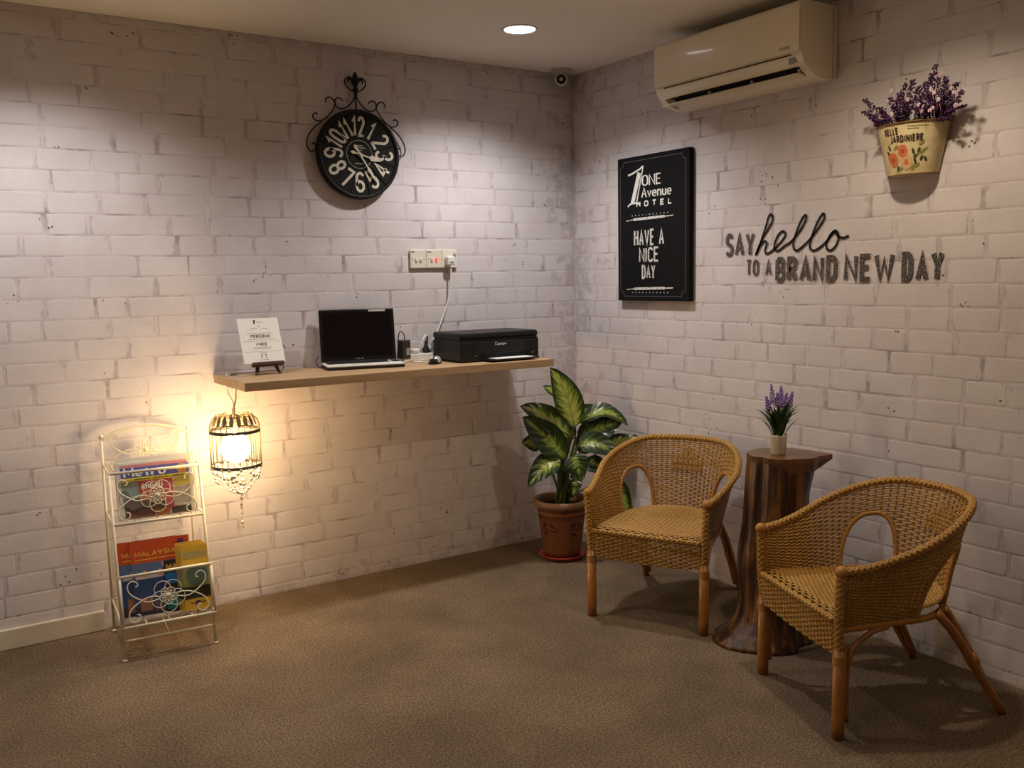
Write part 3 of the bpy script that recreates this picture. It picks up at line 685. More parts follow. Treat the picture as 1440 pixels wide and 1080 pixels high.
for cx, cz, a in ((.012, .074, 1.9), (.037, .076, 1.0), (.022, .058, .4), (-.112, .075, 2.4), (-.100, .092, 2.0), (-.112, .056, -1), (-.068, .020, .9), (.050, .050, .8), (.070, .047, 2.4), (.02, .042, 2.1)): blot(mb, cx, cz, .011, .006, a, 10)
mb.build('printed_leaves', LEAFP, planter, kind='stuff')
mb = MB()
for cx, cz, a in ((-.066, .092, .5), (.030, .028, .4), (.010, .022, .9), (-.05, .022, .3), (.048, .100, .4)): blot(mb, cx, cz, .014, .006, a, 10)
for k in range(4): ribbon(mb, [(.018+k*.012, .055+k*.003), (.060+k*.006, .080+k*.002)], .0022, tf, sub=.006)
ribbon(mb, [(-.085, .012), (-.045, .013)], .0015, tf, sub=.006); ribbon(mb, [(-.085, .006), (-.055, .007)], .0015, tf, sub=.006)
ribbon(mb, [(-.01, .158), (.075, .156)], .0018, tf, sub=.006); ribbon(mb, [(-.01, .150), (.035, .149)], .0018, tf, sub=.006); mb.build('printed_sprigs', OLIVEP, planter, kind='stuff')
MB().add([tinp(-1+2*i/20, .9) for i in range(21)], [tuple(range(21))]).build('soil', mat('dark_foam', (.03, .022, .015), .9), planter)
PURP = mat('dusty_purple_floret', (.075, .024, .080), .7, .2, var=.5, vscale=60)
PURPG = mat('dusky_green_stem', (.05, .06, .03), .7, .2, var=.4, vscale=40)
PINKW = mat('pale_pink_blossom', (.62, .44, .50), .6, .2, var=.2, vscale=50)
rnd = random.Random(21)
tips = [(1214, 140), (1212, 158), (1222, 166), (1236, 152), (1250, 138), (1262, 132), (1272, 118), (1282, 112), (1290, 122), (1300, 116), (1308, 104), (1314, 92), (1318, 110), (1328, 108), (1336, 120), (1346, 116), (1352, 128), (1348, 142), (1356, 148), (1340, 154), (1230, 176), (1262, 160), (1280, 150), (1300, 150), (1320, 146), (1332, 166), (1290, 140), (1244, 164), (1310, 130), (1270, 142)]
for i, (px, py) in enumerate(tips):
    d = rnd.uniform(.03, .13); tip = on_axis(px+2, py, 0, -d)-Vector(planter.location)
    bu = (tip.y)/-.16; b0 = tinp(max(-.75, min(.75, bu*.8)), .93)*.8; b0.z = PH*.93
    cx = Vector((b0.x*.9+tip.x*.1, b0.y*.6+tip.y*.4, b0.z*.5+tip.z*.5+.01))
    path = [(b0*(1-s)**2+cx*2*s*(1-s)+tip*s*s) for s in [k/7 for k in range(8)]]
    sp = thing('flower_sprig', '', '') if False else None
    st = MB().tube(path, [.0022-.0015*k/7 for k in range(8)], 5)
    for k in range(14):
        s = rnd.uniform(.15, .6); p = b0*(1-s)**2+cx*2*s*(1-s)+tip*s*s
        dv = Vector((rnd.uniform(-1, 1), rnd.uniform(-1, 1), rnd.uniform(-.2, 1))).normalized()*.024
        a, b = frame(dv); st.add([p, p+dv*.5+a*.003, p+dv, p+dv*.5-a*.003], [(0, 1, 2, 3)])
    so = st.build('flower_sprig', PURPG, planter, True)
    fl = MB()
    for k in range(46):
        s = .30+.70*(k/45)**.9; p = b0*(1-s)**2+cx*2*s*(1-s)+tip*s*s; rr = .0155*(1.12-s)**.6+.002
        an = k*2.4; dv = Vector((math.cos(an), math.sin(an), rnd.uniform(-.3, .7)))
        c = p+dv*rr*rnd.uniform(.5, 1.15); c.x = min(c.x, -.004)
        fl.ball(c, rnd.uniform(.0026, .0046), 5, 4)
    fl.build('florets', PURP, so, True)
wf = [(1252, 128), (1262, 134), (1245, 143), (1252, 161), (1258, 163), (1236, 165), (1275, 140), (1290, 147), (1297, 150), (1294, 156), (1308, 126), (1312, 130), (1310, 152), (1306, 155), (1318, 140), (1336, 124), (1340, 130), (1342, 148), (1322, 104), (1228, 158)]
for px, py in wf:
    c = on_axis(px+2, py, 0, -rnd.uniform(.08, .14))-Vector(planter.location); mb = MB()
    for k in range(5):
        a = k*1.257+rnd.random(); mb.ball(c+Vector((-.002, math.cos(a)*.0045, math.sin(a)*.0045)), .0036, 6, 4, sc=(.5, 1, 1))
    mb.ball(c+Vector((-.004, 0, 0)), .002, 5, 4); mb.tube([c+Vector((.002, 0, 0)), c+Vector((.02, 0, -.05))], .0008, 4)
    mb.build('blossom', PINKW, planter, True)

# ------------------------------------------------------------------ shelf (left wall) and what stands on it
def wood_mat(name, c1, c2, stretch, rough=.5, axis=0, spec=.3, bump=.1):
    M, t = new_mat(name, rough, spec)
    co = t.n('TexCoord').outputs['Object']; mp = t.n('Mapping'); t.l(co, mp.inputs['Vector'])
    sc = [stretch]*3; sc[axis] = stretch*.08; mp.inputs['Scale'].default_value = sc
    f = t.noise(mp.outputs['Vector'], 1.0, 6, .6)
    t.l(t.ramp(f, [(.3, c1), (.7, c2)]), t.b.inputs['Base Color']); t.bump(f, bump, .003)
    return M
SHELFW = wood_mat('shelf_laminate', (.40, .25, .13), (.52, .35, .19), 40, .5)
SZ = 1.0145
shelf = MB().box((-1.203, -.219, SZ-.0175), (1.484, .430, .035), bev=.0015).build('wall_shelf', SHELFW)
tag(shelf, 'long light wood laminate shelf fixed to the left brick wall', 'shelf')

# laptop
lap = thing('laptop', 'open laptop with black screen and white keyboard deck on the shelf', 'laptop', (-1.328, -.170, SZ), math.radians(-12))
BLK = mat('black_gloss_plastic', (.010, .009, .009), .25, .4)
BLKM = mat('black_matt_plastic', (.012, .011, .011), .55, .3)
WDECK = mat('white_deck', (.80, .78, .73), .4, .4)
LW, LD = .345, .165
MB().box((0, 0, .0075), (LW, LD, .013), bev=.004).build('base', BLKM, lap)
MB().box((0, -.001, .0170), (LW-.002, LD-.002, .008), bev=.003).build('deck', WDECK, lap)
kb = MB()
for r in range(4):
    for k in range(15):
        kb.box((-.150+k*.0185+(.004 if r % 2 else 0), .050-r*.0185, .0225), (.0150, .0150, .004), bev=.001)
    kb.box((.146, .050-r*.0185, .0225), (.0150, .0150, .004), bev=.001); kb.box((.162, .050-r*.0185, .0225), (.0130, .0150, .004), bev=.001)
kb.build('keys', BLKM, lap, kind='stuff')
MB().box((-.02, -.060, .0213), (.085, .030, .0006)).build('touchpad', mat('pale_grey_pad', (.62, .60, .56), .4), lap)
MB().tube([(-.13, LD/2-.006, .022), (.13, LD/2-.006, .022)], .006, 10).build('hinge', BLKM, lap, True)
TL = Matrix.Translation((0, LD/2-.008, .024)) @ Matrix.Rotation(math.radians(-7), 4, 'X')
lid = MB().box((0, 0, .118), (LW, .009, .236), M=TL, bev=.004).build('lid', BLK, lap)
MB().box((0, -.0048, .122), (LW-.030, .0012, .200), M=TL).build('screen', mat('dark_screen', (.006, .004, .005), .12, .5, var=.5, vscale=6), lid)
MB().box((.093, -.0052, .2275), (.078, .0008, .0085), M=TL).build('sticker', mat('pale_sticker', (.55, .53, .47), .5), lid)
mb = MB(); write(mb, 'ASUS', -.02, .008, .007, lambda u, v: TL @ Vector((u, -.0050, v)), .040, sw=.18, gap=.15); mb.build('logo', mat('dim_grey_logo', (.25, .24, .23), .4), lid, kind='stuff')
MB().tube([(-LW/2+.002, .03, .010), (-LW/2-.018, .05, .006), (-LW/2-.022, .09, .03), (-LW/2-.006, .105, .05)], .002, 6).build('cable', BLKM, lap, True)

# printer
pr = thing('printer', 'black inkjet printer with its paper tray out on the shelf', 'printer', (-.690, -.190, SZ))
PB = mat('printer_black', (.009, .0085, .009), .42, .3); PB2 = mat('printer_gloss_black', (.006, .006, .006), .12, .5)
PW, PD, PHt = .440, .270, .137
MB().box((0, 0, .052), (PW, PD, .100), bev=.010).build('body', PB, pr)
MB().box((0, .002, .121), (PW-.002, PD-.006, .030), bev=.010).build('scanner_lid', PB, pr)
MB().box((0, -.001, .1045), (PW-.012, PD-.004, .004)).build('lid_gap', PB2, pr)
MB().box((.02, -PD/2+.0005, .066), (.330, .003, .056), bev=.001).build('front_panel', PB2, pr)
MB().box((.160, -PD/2-.0012, .066), (.040, .003, .050), bev=.001).build('card_door', PB, pr)
MB().box((.02, -PD/2+.002, .024), (.300, .006, .022)).build('output_slot', mat('slot_dark', (.003, .003, .003), .8), pr)
MB().box((.035, -PD/2-.030, .0105), (.270, .090, .007), bev=.002).build('paper_tray', PB, pr)
MB().box((.035, -PD/2-.028, .0150), (.212, .085, .0022)).build('paper', mat('white_paper', (.82, .82, .80), .7), pr)
mb = MB(); write(mb, 'Canon', -.034, .074, .015, lambda u, v: (u, -PD/2-.0015, v), .064, sw=.20, gap=.05, thin=.1); mb.build('logo', mat('silver_print', (.55, .55, .55), .4), pr, kind='stuff')
MB().box((-.135, -PD/2-.0004, .030), (.018, .001, .003)).build('printed_mark', mat('silver_print2', (.22, .22, .22), .4), pr)
MB().box((.180, -PD/2-.0008, .030), (.010, .001, .004)).build('led_mark', MATS['silver_print2'], pr)
box2 = tag(MB().box((0, 0, .031), (.013, .040, .060), bev=.003).box((0, 0, .068), (.008, .012, .014), bev=.002).build('dark_block', mat('brown_black_plastic', (.035, .02, .014), .4), loc=(-.4630+.001, -.215, SZ)), 'small dark bottle at the right end of the shelf beside the printer', 'block')  # unidentified dark object by the printer, built as a plain block

# mouse
ms = thing('computer_mouse', 'small silver and black computer mouse between laptop and printer', 'mouse', (-1.002, -.245, SZ), math.radians(-35))
def mouse_shell(z0, k):
    mb = MB(); vs = []; fs = []; n = 18; L_ = (0, .25, .5, .75, .92, 1)
    for j, t_ in enumerate(L_):
        s_ = math.sqrt(max(0, 1-t_**2.4))
        for i in range(n):
            a = 2*math.pi*i/n
            vs.append((.030*k*s_**.5*math.cos(a)*(1-.12*math.sin(a)), .050*k*s_**.5*math.sin(a)-.004*t_, z0+(.036-z0)*t_))
    for j in range(len(L_)-1):
        for i in range(n): fs.append((j*n+i, j*n+(i+1) % n, (j+1)*n+(i+1) % n, (j+1)*n+i))
    fs.append(tuple((len(L_)-1)*n+i for i in range(n))); return mb.add(vs, fs)
MB().lathe([(.0, .001), (.029, .001), (.031, .008), (.029, .014), (0, .014)], 20, sx=1, sy=1.66).build('base', BLKM, ms, True)
mouse_shell(.010, .97).build('shell', mat('silver_plastic', (.62, .61, .60), .28, .6, metal=.35), ms, True)
MB().tube([(0, -.045, .028), (0, -.030, .0345), (0, -.015, .0372)], .004, 8).build('scroll_wheel', BLKM, ms, True)
MB().ball((0, -.044, .016), .016, 10, 8, sc=(1.2, .6, .8)).build('front_insert', BLKM, ms, True)

# power strip, adapter and plugs
strip = thing('power_strip', 'white power strip lying on the shelf behind the mouse', 'power strip', (-.985, -.055, SZ), 0)
MB().box((0, 0, .019), (.124, .055, .036), bev=.004).build('body', WHITEP, strip)
for x in (-.03, .03): MB().box((x, 0, .0375), (.034, .034, .001)).build('socket_face', PLATE, strip)
MB().tube(catmull([(.0, -.030, .010), (-.02, -.06, .004), (-.07, -.075, .004), (-.02, -.10, .004), (.05, -.085, .004), (.06, -.05, .006)], 6), .0026, 6).build('cord', WHITEP, strip, True)
tp = thing('travel_plug', 'round white plug on top of the power strip', 'plug', (-1.008, -.056, SZ+.0385))
MB().lathe([(0, 0), (.024, 0), (.026, .004), (.026, .016), (.022, .021), (0, .021)], 24).build('plug_body', WHITEP, tp, False)
MB().tube(catmull([(.022, .0, .012), (.035, -.004, .045), (.050, 0, .070), (.075, .02, .085)], 6), .003, 6).build('flex', WHITEP, tp, True)
bp_ = thing('black_plug', 'black plug standing in the power strip beside the printer', 'plug', (-.948, -.060, SZ+.0385))
MB().lathe([(.019, 0), (.019, .014), (.010, .030), (.006, .055), (.004, .060), (0, .060)], 20).build('plug_body', BLKM, bp_, True)
MB().tube(catmull([(0, 0, .055), (.008, .0, .075), (.016, .01, .07), (.020, .02, .04)], 6), .0025, 6).build('flex', BLKM, bp_, True)
ad = thing('power_adapter', 'dark grey power adapter with a looped cable beside the laptop', 'power adapter', (-1.078, -.085, SZ+.0005), math.radians(20))
AD = mat('dark_grey_plastic', (.045, .038, .033), .4, .4)
MB().box((0, 0, .062), (.050, .042, .088), bev=.005).build('body', AD, ad)
MB().box((0, 0, .009), (.044, .034, .018), bev=.003).build('plug_base', WHITEP, ad)
MB().box((.006, -.0215, .052), (.026, .001, .034)).build('rating_label', mat('label_grey', (.35, .33, .30), .4), ad)
MB().tube(catmull([(.004, 0, .104), (.004, 0, .125), (-.008, 0, .142), (-.024, 0, .146), (-.034, .0, .130), (-.034, .004, .100), (-.032, .01, .06), (-.034, .014, .02)], 6), .0024, 6).build('cable', BLKM, ad, True)

# info card on a mini easel
es = thing('mini_easel', 'small dark wooden tabletop easel at the left end of the shelf', 'easel', (-1.762, -.160, SZ))
DW = wood_mat('dark_stained_wood', (.045, .018, .010), (.10, .045, .025), 60, .45, 0)
lean = math.radians(24)
TE = Matrix.Translation((0, 0, .040)) @ Matrix.Rotation(-lean, 4, 'X')
MB().box((0, -.012, 0), (.135, .030, .014), M=TE, bev=.002).build('ledge', DW, es)
for s in (-1, 1):
    MB().tube([(s*.052, -.012, .0), (s*.036, .018, .045), (s*.012, .082, .150)], .0065, 6).build('leg', DW, es)
MB().tube([(0, .125, .003), (0, .085, .150)], .006, 6).build('rear_leg', DW, es)
cd = thing('info_card', 'white printed card reading PERCUMA and FREE on the mini easel', 'card', (-1.762, -.160, SZ))
CARD = mat('card_white', (.82, .79, .70), .7, .2, var=.02)
TC = TE @ Matrix.Translation((-.008, -.004, .008))
MB().box((0, 0, .102), (.176, .003, .204), M=TC).build('card', CARD, cd)
cf = lambda u, v: TC @ Vector((u, -.0019, v))
mb = MB(); write(mb, 'PERCUMA', -.042, .115, .0135, cf, .084, sw=.22, gap=.10, thin=.1, serif=.08); mb.build('lettering', INK, cd, kind='stuff')
mb = MB(); write(mb, 'FREE', -.022, .078, .0125, cf, .046, sw=.24, gap=.10, thin=.1, serif=.08); mb.build('lettering', INK, cd, kind='stuff')
mb = MB()
ribbon(mb, [(-.018, .178), (-.014, .196)], .006, cf); ribbon(mb, [(-.020, .192), (-.012, .196)], .003, cf, lift=.0001)
mb.build('emblem', INK, cd)
GT = mat('grey_small_print', (.28, .27, .25), .7)
for k, (x0, x1, z, w) in enumerate(((-.008, .012, .190, .0014), (-.008, .02, .184, .0014), (-.040, -.008, .156, .002), (.010, .038, .156, .002), (-.004, .004, .168, .003), (0, .003, .148, .002), (-.058, .056, .134, .0016), (-.056, .060, .108, .0016), (-.078, .080, .099, .0010), (-.038, .040, .070, .0016), (-.040, .038, .064, .0016), (-.076, .078, .052, .0010), (-.014, .014, .046, .0016), (-.020, .020, .014, .0018))):
    mb = MB(); ribbon(mb, [(x0, z), (x1, z)], w, cf); mb.build('small_print', GT, cd)
for k, x in enumerate((-.009, .009)):
    mb = MB(); ribbon(mb, [(x, .022), (x, .036)], .0025, cf); ribbon(mb, [(x-.002, .036), (x+.002, .038)], .004, cf, lift=.0001); mb.build('printed_icon', INK, cd)
MB().tube(catmull([(.09, .08, .03), (.105, .085, .02), (.09, .09, .003), (.02, .10, .003), (-.10, .09, .003), (-.14, .05, .003), (-.12, .03, .003)], 6), .0016, 5).build('thin_wire', BLKM, None, True)
w_ = bpy.data.objects['thin_wire']; w_.location = (-1.762, -.150, SZ+.0005); w_.name = 'thin_cable'; tag(w_, 'thin dark cable curling behind the mini easel', 'cable')

# ------------------------------------------------------------------ birdcage lamp hung from the shelf end
LP = Vector((-1.955, -.300, 0))
lamp = thing('hanging_lamp', 'lit birdcage lamp with bead strands hanging from the shelf end', 'lamp', (LP.x, LP.y, .0))
GOLD = mat('antique_brass_wire', (.30, .21, .09), .4, .5, metal=.7, var=.3, vscale=60)
RINGM = mat('dark_bronze_band', (.06, .045, .025), .45, .4, metal=.4, var=.2)
zt, zb, R_ = .812, .672, .098
for z in (zt, zb): MB().lathe([(R_+.0015, z-.006), (R_+.0015, z+.006), (R_-.0015, z+.006), (R_-.0015, z-.006), (R_+.0015, z-.006)], 48).build('band', RINGM, lamp, True)
for i in range(26):
    a = 2*math.pi*i/26; ca, sa = math.cos(a), math.sin(a)
    pts = [(R_*ca, R_*sa, zb), (R_*ca, R_*sa, zt), ((R_-.002)*ca, (R_-.002)*sa, zt+.025), ((R_-.014)*ca, (R_-.014)*sa, zt+.050), ((R_-.040)*ca, (R_-.040)*sa, zt+.062+.008*math.sin(i*1.7)), (.022*ca, .022*sa, zt+.055)]
    MB().tube(pts[:2]+[tuple(p) for p in catmull(pts[1:], 3)][1:], .0014, 5).build('cage_wire', GOLD, lamp, True)
for i in range(18):
    a = 2*math.pi*i/18+.1; mb = MB()
    c = Vector(((R_-.020)*math.cos(a), (R_-.020)*math.sin(a), zt+.048)); t_ = Vector((-math.sin(a), math.cos(a), 0)); u_ = Vector((-math.cos(a)*.35, -math.sin(a)*.35, 1)).normalized()
    out = [(-.007, -.022), (0, -.026), (.007, -.022), (.009, 0), (.006, .014), (0, .022), (-.006, .014), (-.009, 0)]
    n_ = t_.cross(u_).normalized()
    vs = [c+t_*x+u_*z for x, z in out]; vs += [v+n_*.0012 for v in vs]; k = len(out)
    mb.add(vs, [tuple(range(k)), tuple(range(2*k-1, k-1, -1))]+[(j, j+k, (j+1) % k+k, (j+1) % k) for j in range(k)]).build('crown_leaf', GOLD, lamp)
MB().lathe([(.024, zt+.050), (.020, zt+.062), (.008, zt+.068), (.006, zt+.090), (0, zt+.092)], 20).build('top_cap', GOLD, lamp, True)
MB().lathe([(.016, zt+.050), (.016, zt+.010), (.013, zt+.004)], 16).build('lamp_holder', mat('cream_holder', (.7, .62, .45), .5), lamp, True)
MB().ball((0, 0, .742), .058, 24, 16, sc=(1, 1, 1.05)).build('bulb', mat('glowing_bulb', (1, .9, .7), .4, emit=(1.0, .74, .40), estr=45), lamp, True)
CRYS = mat('crystal_bead', (.78, .70, .55), .12, .6, var=.25, vscale=90)
rnd = random.Random(3)
for k in range(8):                          # swags between points of the lower band
    a0 = 2*math.pi*k/8+.2; a1 = a0+2*math.pi/8*1.6; dr = .060 if k % 2 else .038; mb = MB()
    P0 = Vector((R_*math.cos(a0), R_*math.sin(a0), zb-.006)); P1 = Vector((R_*math.cos(a1), R_*math.sin(a1), zb-.006))
    for j in range(9):
        s = j/8; p = P0*(1-s)+P1*s; p.z -= dr*4*s*(1-s)
        mb.ball(p, rnd.choice((.0045, .006, .007)), 8, 6)
    mb.build('bead_swag', CRYS, lamp, True)
z = zb-.04
for k in range(6):
    a = 2*math.pi*k/6; mb = MB(); P0 = Vector((R_*math.cos(a), R_*math.sin(a), zb-.006)); P1 = Vector((.01, -.01, zb-.115))
    for j in range(9):
        s = j/8; p = P0*(1-s)+P1*s; p.z -= .03*4*s*(1-s); mb.ball(p, rnd.choice((.004, .0055, .0065)), 8, 6)
    mb.build('bead_swag', CRYS, lamp, True)
mb = MB(); z = zb-.118
while z > .405:
    r = rnd.choice((.003, .004, .0075, .006)); mb.ball((.010+rnd.uniform(-.003, .003), -.010, z-r), r, 8, 6); z -= 2*r+rnd.choice((.001, .004, .010))
mb.build('bead_drop', CRYS, lamp, True)
MB().tube([(.010, -.010, zb-.1), (.010, -.010, .402)], .0006, 4).build('bead_thread', GOLD, lamp)
# cord and clear tape round the shelf end
MB().tube(catmull([(0, 0, zt+.088), (.004, .01, zt+.115), (-.004, .05, zt+.150), (.02, .13, SZ-.03), (.036, .20, SZ-.002), (.05, .24, SZ+.006)], 6), .0035, 6).build('cord', WHITEP, lamp, True)
MB().tube(catmull([(0, 0, zt+.088), (.010, .0, zt+.12), (.022, .03, SZ-.055), (.034, .06, SZ-.0395)], 6), .0028, 6).build('hanging_wire', GOLD, lamp, True)
tape = mat('clear_tape', (.72, .66, .52), .15, .6)
tt = MB()
for (dx, y, tw) in ((-.004, .15, .050), (-.003, .215, .034)):
    tt.add([(.0455+dx-.004, y-tw/2, SZ-.052), (.0455+dx-.004, y+tw/2, SZ-.040), (.0455+dx-.004, y+tw/2, SZ+.001), (.0455+dx-.004, y-tw/2, SZ+.001), (.105, y-tw/2, SZ+.0012), (.105, y+tw/2, SZ+.0012)], [(0, 1, 2, 3), (3, 2, 5, 4)])
tt.build('tape', tape, lamp, kind='stuff')
ll = bpy.data.lights.new('lamp_light', 'POINT'); ll.energy = LAMP_WATTS; ll.color = (1.0, .66, .33); ll.shadow_soft_size = .063
lo = bpy.data.objects.new('lamp_light', ll); COL.objects.link(lo); lo.parent = lamp; lo.location = (0, 0, .742)

# ------------------------------------------------------------------ magazine rack
RACKW = mat('cream_enamel', (.70, .64, .48), .4, .4, var=.08, vscale=30)
rack = thing('magazine_rack', 'cream wrought-iron magazine rack with flower scrollwork below the lamp', 'magazine rack', (-2.262, 0, 0))
HW = .165; YB = -.062
fy = lambda z: -.415+.198*z               # the front legs lean back
def rod(name, pts, r=.0055, n=8, par=None, sm=True): return MB().tube(pts, r, n).build(name, RACKW, par or rack, sm)
for s in (-1, 1):
    q = rod('back_post', [(s*HW, YB, .006), (s*HW, YB, .800)]); mb = MB().ball((s*HW, YB, .804), .009, 10, 8); mb.build('finial', RACKW, q, True)
    MB().lathe([(0, .001), (.010, .001), (.010, .006), (.006, .010)], 14, c=(s*HW, YB, 0)).build('foot', RACKW, q, True)
    q = rod('front_leg', [(s*HW, fy(0), .006), (s*HW, fy(.69), .690)])
    MB().lathe([(0, .001), (.010, .001), (.010, .006), (.006, .010)], 14, c=(s*HW, fy(0), 0)).build('foot', RACKW, q, True)
    rod('side_bar', [(s*HW, YB, .500), (s*HW, fy(.5), .500)], .004); rod('side_bar', [(s*HW, YB, .135), (s*HW, -.432, .135)], .004)
    rod('side_bar', [(s*HW, YB, .69), (s*HW, fy(.69), .69)], .004); rod('side_bar', [(s*HW, fy(.30), .300), (s*HW, -.402, .318)], .004)
    rod('basket_upright', [(s*HW, -.436, .135), (s*HW, -.402, .320)], .005)
rod('top_arch', [tuple(p) for p in catmull([(-HW, YB, .790), (-.10, YB, .822), (0, YB, .836), (.10, YB, .822), (HW, YB, .790)], 6)], .0055)
for z, y in ((.690, fy(.69)), (.500, fy(.5)), (.320, -.402), (.135, -.436)): rod('front_bar', [(-HW-.004, y, z), (HW+.004, y, z)], .0058)
rod('low_bar', [(-HW, fy(.07), .072), (HW, fy(.07), .072)], .0045)
rod('brace', [(.0, fy(.07), .072), (-.02, -.30, .135)], .003)
for z in (.500, .135): rod('back_bar', [(-HW, YB, z), (HW, YB, z)], .004)
for z, y0, y1 in ((.500, YB, fy(.5)), (.135, YB, -.432)):
    for k in range(1, 4): rod('basket_slat', [(-HW+k*HW/2, y0, z), (-HW+k*HW/2, y1, z)], .003, 6)
def flowerwork(zc, yf, k=1.0, back=False):
    P = lambda x, z: (x*k, yf(zc+z), zc+z)
    def wire(pts, r=.0026, closed=False, n=6):
        q = catmull([(x, 0, z) for x, z in pts], n, closed); MB().tube([P(p.x, p.z) for p in q], r, 6, closed=closed).build('scroll_wire', RACKW, rack, True)
    for i in range(5):
        a = math.radians(90+36+72*i); ca, sa = math.cos(a), math.sin(a)
        for rr, off, w in ((.030, .032, .0016), (.014, .018, .0022)):
            wire([(ca*off+rr*math.cos(t*math.pi/4)*1.0, sa*off+rr*math.sin(t*math.pi/4)) for t in range(8)], w, True, 4)
        MB().ball(P(ca*.020, sa*.020), .0035, 8, 6).build('petal_bead', RACKW, rack, True)
    MB().ball(P(0, 0), .010, 12, 8, sc=(1, .6, 1)).build('flower_boss', RACKW, rack, True)
    for s in (-1, 1):
        wire([(s*.020, .004*s), (s*.060, .006), (s*.100, -.006), (s*.135, -.032), (s*.142, -.062), (s*.125, -.078), (s*.106, -.070), (s*.104, -.055), (s*.114, -.050)])
        wire([(s*.030, -.006), (s*.070, -.012), (s*.105, .004), (s*.135, .030), (s*.140, .058), (s*.125, .072), (s*.108, .066), (s*.105, .054), (s*.113, .050)])
flowerwork(.592, lambda z: fy(z)-.002)
flowerwork(.228, lambda z: -.436+(z-.135)*.184-.002)
flowerwork(.735, lambda z: YB, .95)

# ------------------------------------------------------------------ newspapers, magazines, brochures in the rack
def paper_stack(name, label, cat, x, yb, zb_, w, h, th, lean_, group=None, rot=0):
    t = thing(name, label, cat, (x, yb, zb_), 0, group)
    t.rotation_euler = (lean_, 0, rot); return t
def panel(t, name, x0, x1, z0, z1, col, lift=0, d=.0, rough=.5):
    m_ = mat('print_%02x%02x%02x' % tuple(int(c*255) for c in col), col, rough, .35, var=.18, vscale=45)
    return MB().box(((x0+x1)/2, -d-.0003-lift, (z0+z1)/2), (x1-x0, .0005, z1-z0)).build(name, m_, t)
news = paper_stack('newspaper', 'folded newspaper with a blue Metro masthead in the rack\'s upper basket', 'newspaper', -2.262, -.292, .508, .27, .22, .02, math.radians(-11))
NP = mat('newsprint', (.62, .58, .50), .85, .1, var=.08, vscale=20)
MB().box((.010, .012, .118), (.290, .004, .236), bev=.001).build('rear_page', NP, news); MB().box((0, .004, .110), (.285, .010, .220), bev=.003).build('folded_pages', NP, news)
NW = .285; X = lambda f: -NW/2+NW*f; Zf = lambda f: .220*f
pn = lambda nm, a, b, c, d_, col, l=0: panel(news, nm, X(a), X(b), Zf(c), Zf(d_), col, l, .0012)
pn('printed_band', .07, .93, .90, .95, (.58, .22, .22)); pn('masthead', .07, .95, .72, .90, (.10, .11, .34)); pn('printed_band', .07, .95, .655, .715, (.66, .55, .06))
pn('photo', .07, .32, .30, .65, (.22, .28, .27)); pn('photo', .09, .60, .06, .36, (.16, .12, .10), .0003); pn('headline_panel', .28, .72, .44, .65, (.42, .09, .07), .0005)
pn('photo', .30, .70, .30, .44, (.50, .16, .04), .0008); pn('photo', .62, .72, .12, .60, (.45, .10, .12), .0011); pn('photo', .74, .95, .50, .64, (.55, .44, .08))
pn('photo', .72, .95, .20, .48, (.40, .34, .26), .0003); pn('photo', .10, .46, .02, .12, (.22, .09, .08), .0006); pn('photo', .48, .66, .02, .13, (.45, .16, .05), .0006); pn('photo', .68, .94, .02, .14, (.09, .08, .07), .0006)
MB().lathe([(.020, 0), (0, 0)], 20, M=Matrix.Translation((X(.86), -.0022, Zf(.80))) @ RY).build('printed_medal', mat('print_gold', (.45, .22, .06), .5), news)
WP = mat('print_white', (.80, .78, .72), .6)
nf = lambda u, v: (u, -.0036, v)
letters(news, WP, 'letter', 'Metro', X(.10), Zf(.735), .036, nf, NW*.55, sw=.26, gap=.04, thin=.12, serif=.05)
letters(news, WP, 'letter', 'AHGAU', X(.31), Zf(.50), .024, nf, NW*.28, sw=.20, gap=.05)
mb = MB(); [ribbon(mb, [(X(.24+k*.24), Zf(.685)), (X(.24+k*.24+.2), Zf(.685))], .003, nf) for k in range(3)]; mb.build('small_print', INK, news, kind='stuff')
ORG, NAVY = (.58, .085, .025), (.035, .065, .16)
def magazine(label, x, y, zz, big, lean_):
    t = paper_stack('travel_magazine', label, 'magazine', x, y, .146, .2, .3, .01, lean_, 'travel magazines in the lower basket')
    w, h = .215, .285
    MB().box((0, .003, h/2), (w, .006, h), bev=.0008).build('pages', mat('print_navy_cover', NAVY, .3, .5, var=.35, vscale=16), t)
    p_ = lambda nm, a, b, c, d_, col, l=0: panel(t, nm, -w/2+w*a, -w/2+w*b, h*c, h*d_, col, l, .0, .3)
    p_('cover_band', 0, 1, .70, 1, ORG); p_('cover_photo', 0, 1, .48, .70, (.10, .15, .27)); p_('cover_photo', .02, .98, .02, .12, (.05, .04, .03))
    p_('cover_photo', .10, .30, .06, .24, (.28, .14, .08), .0004); p_('cover_photo', .33, .52, .04, .18, (.12, .10, .14), .0004); p_('cover_photo', .05, .9, .49, .53, (.55, .45, .36), .0004)
    p_('cover_photo', .5, .95, .62, .69, (.62, .34, .30), .0003)
    for k in range(3): p_('cover_photo', .18+.26*k, .24+.26*k, .52, .60, (.50, .28, .14), .0006)
    p_('emblem', .80, .90, .88, .96, (.08, .04, .10), .0004); p_('emblem_wings', .72, .98, .915, .925, (.05, .03, .06), .0003)
    f = lambda u, v: (u, -.0010, v)
    YEL = mat('print_yellow_title', (.74, .40, .06), .5)
    letters(t, YEL, 'letter', 'MALAYSIA', -w*.44, h*.785, .020, f, w*.70, sw=.22, gap=.05)
    mb = MB(); ribbon(mb, [(-w*.44, h*.745), (w*.42, h*.75)], .004, f); mb.build('small_print', YEL, t)
    return t
magazine('orange and blue travel magazine at the back left of the rack\'s lower basket', -2.312, -.356, 0, 1, math.radians(-9))
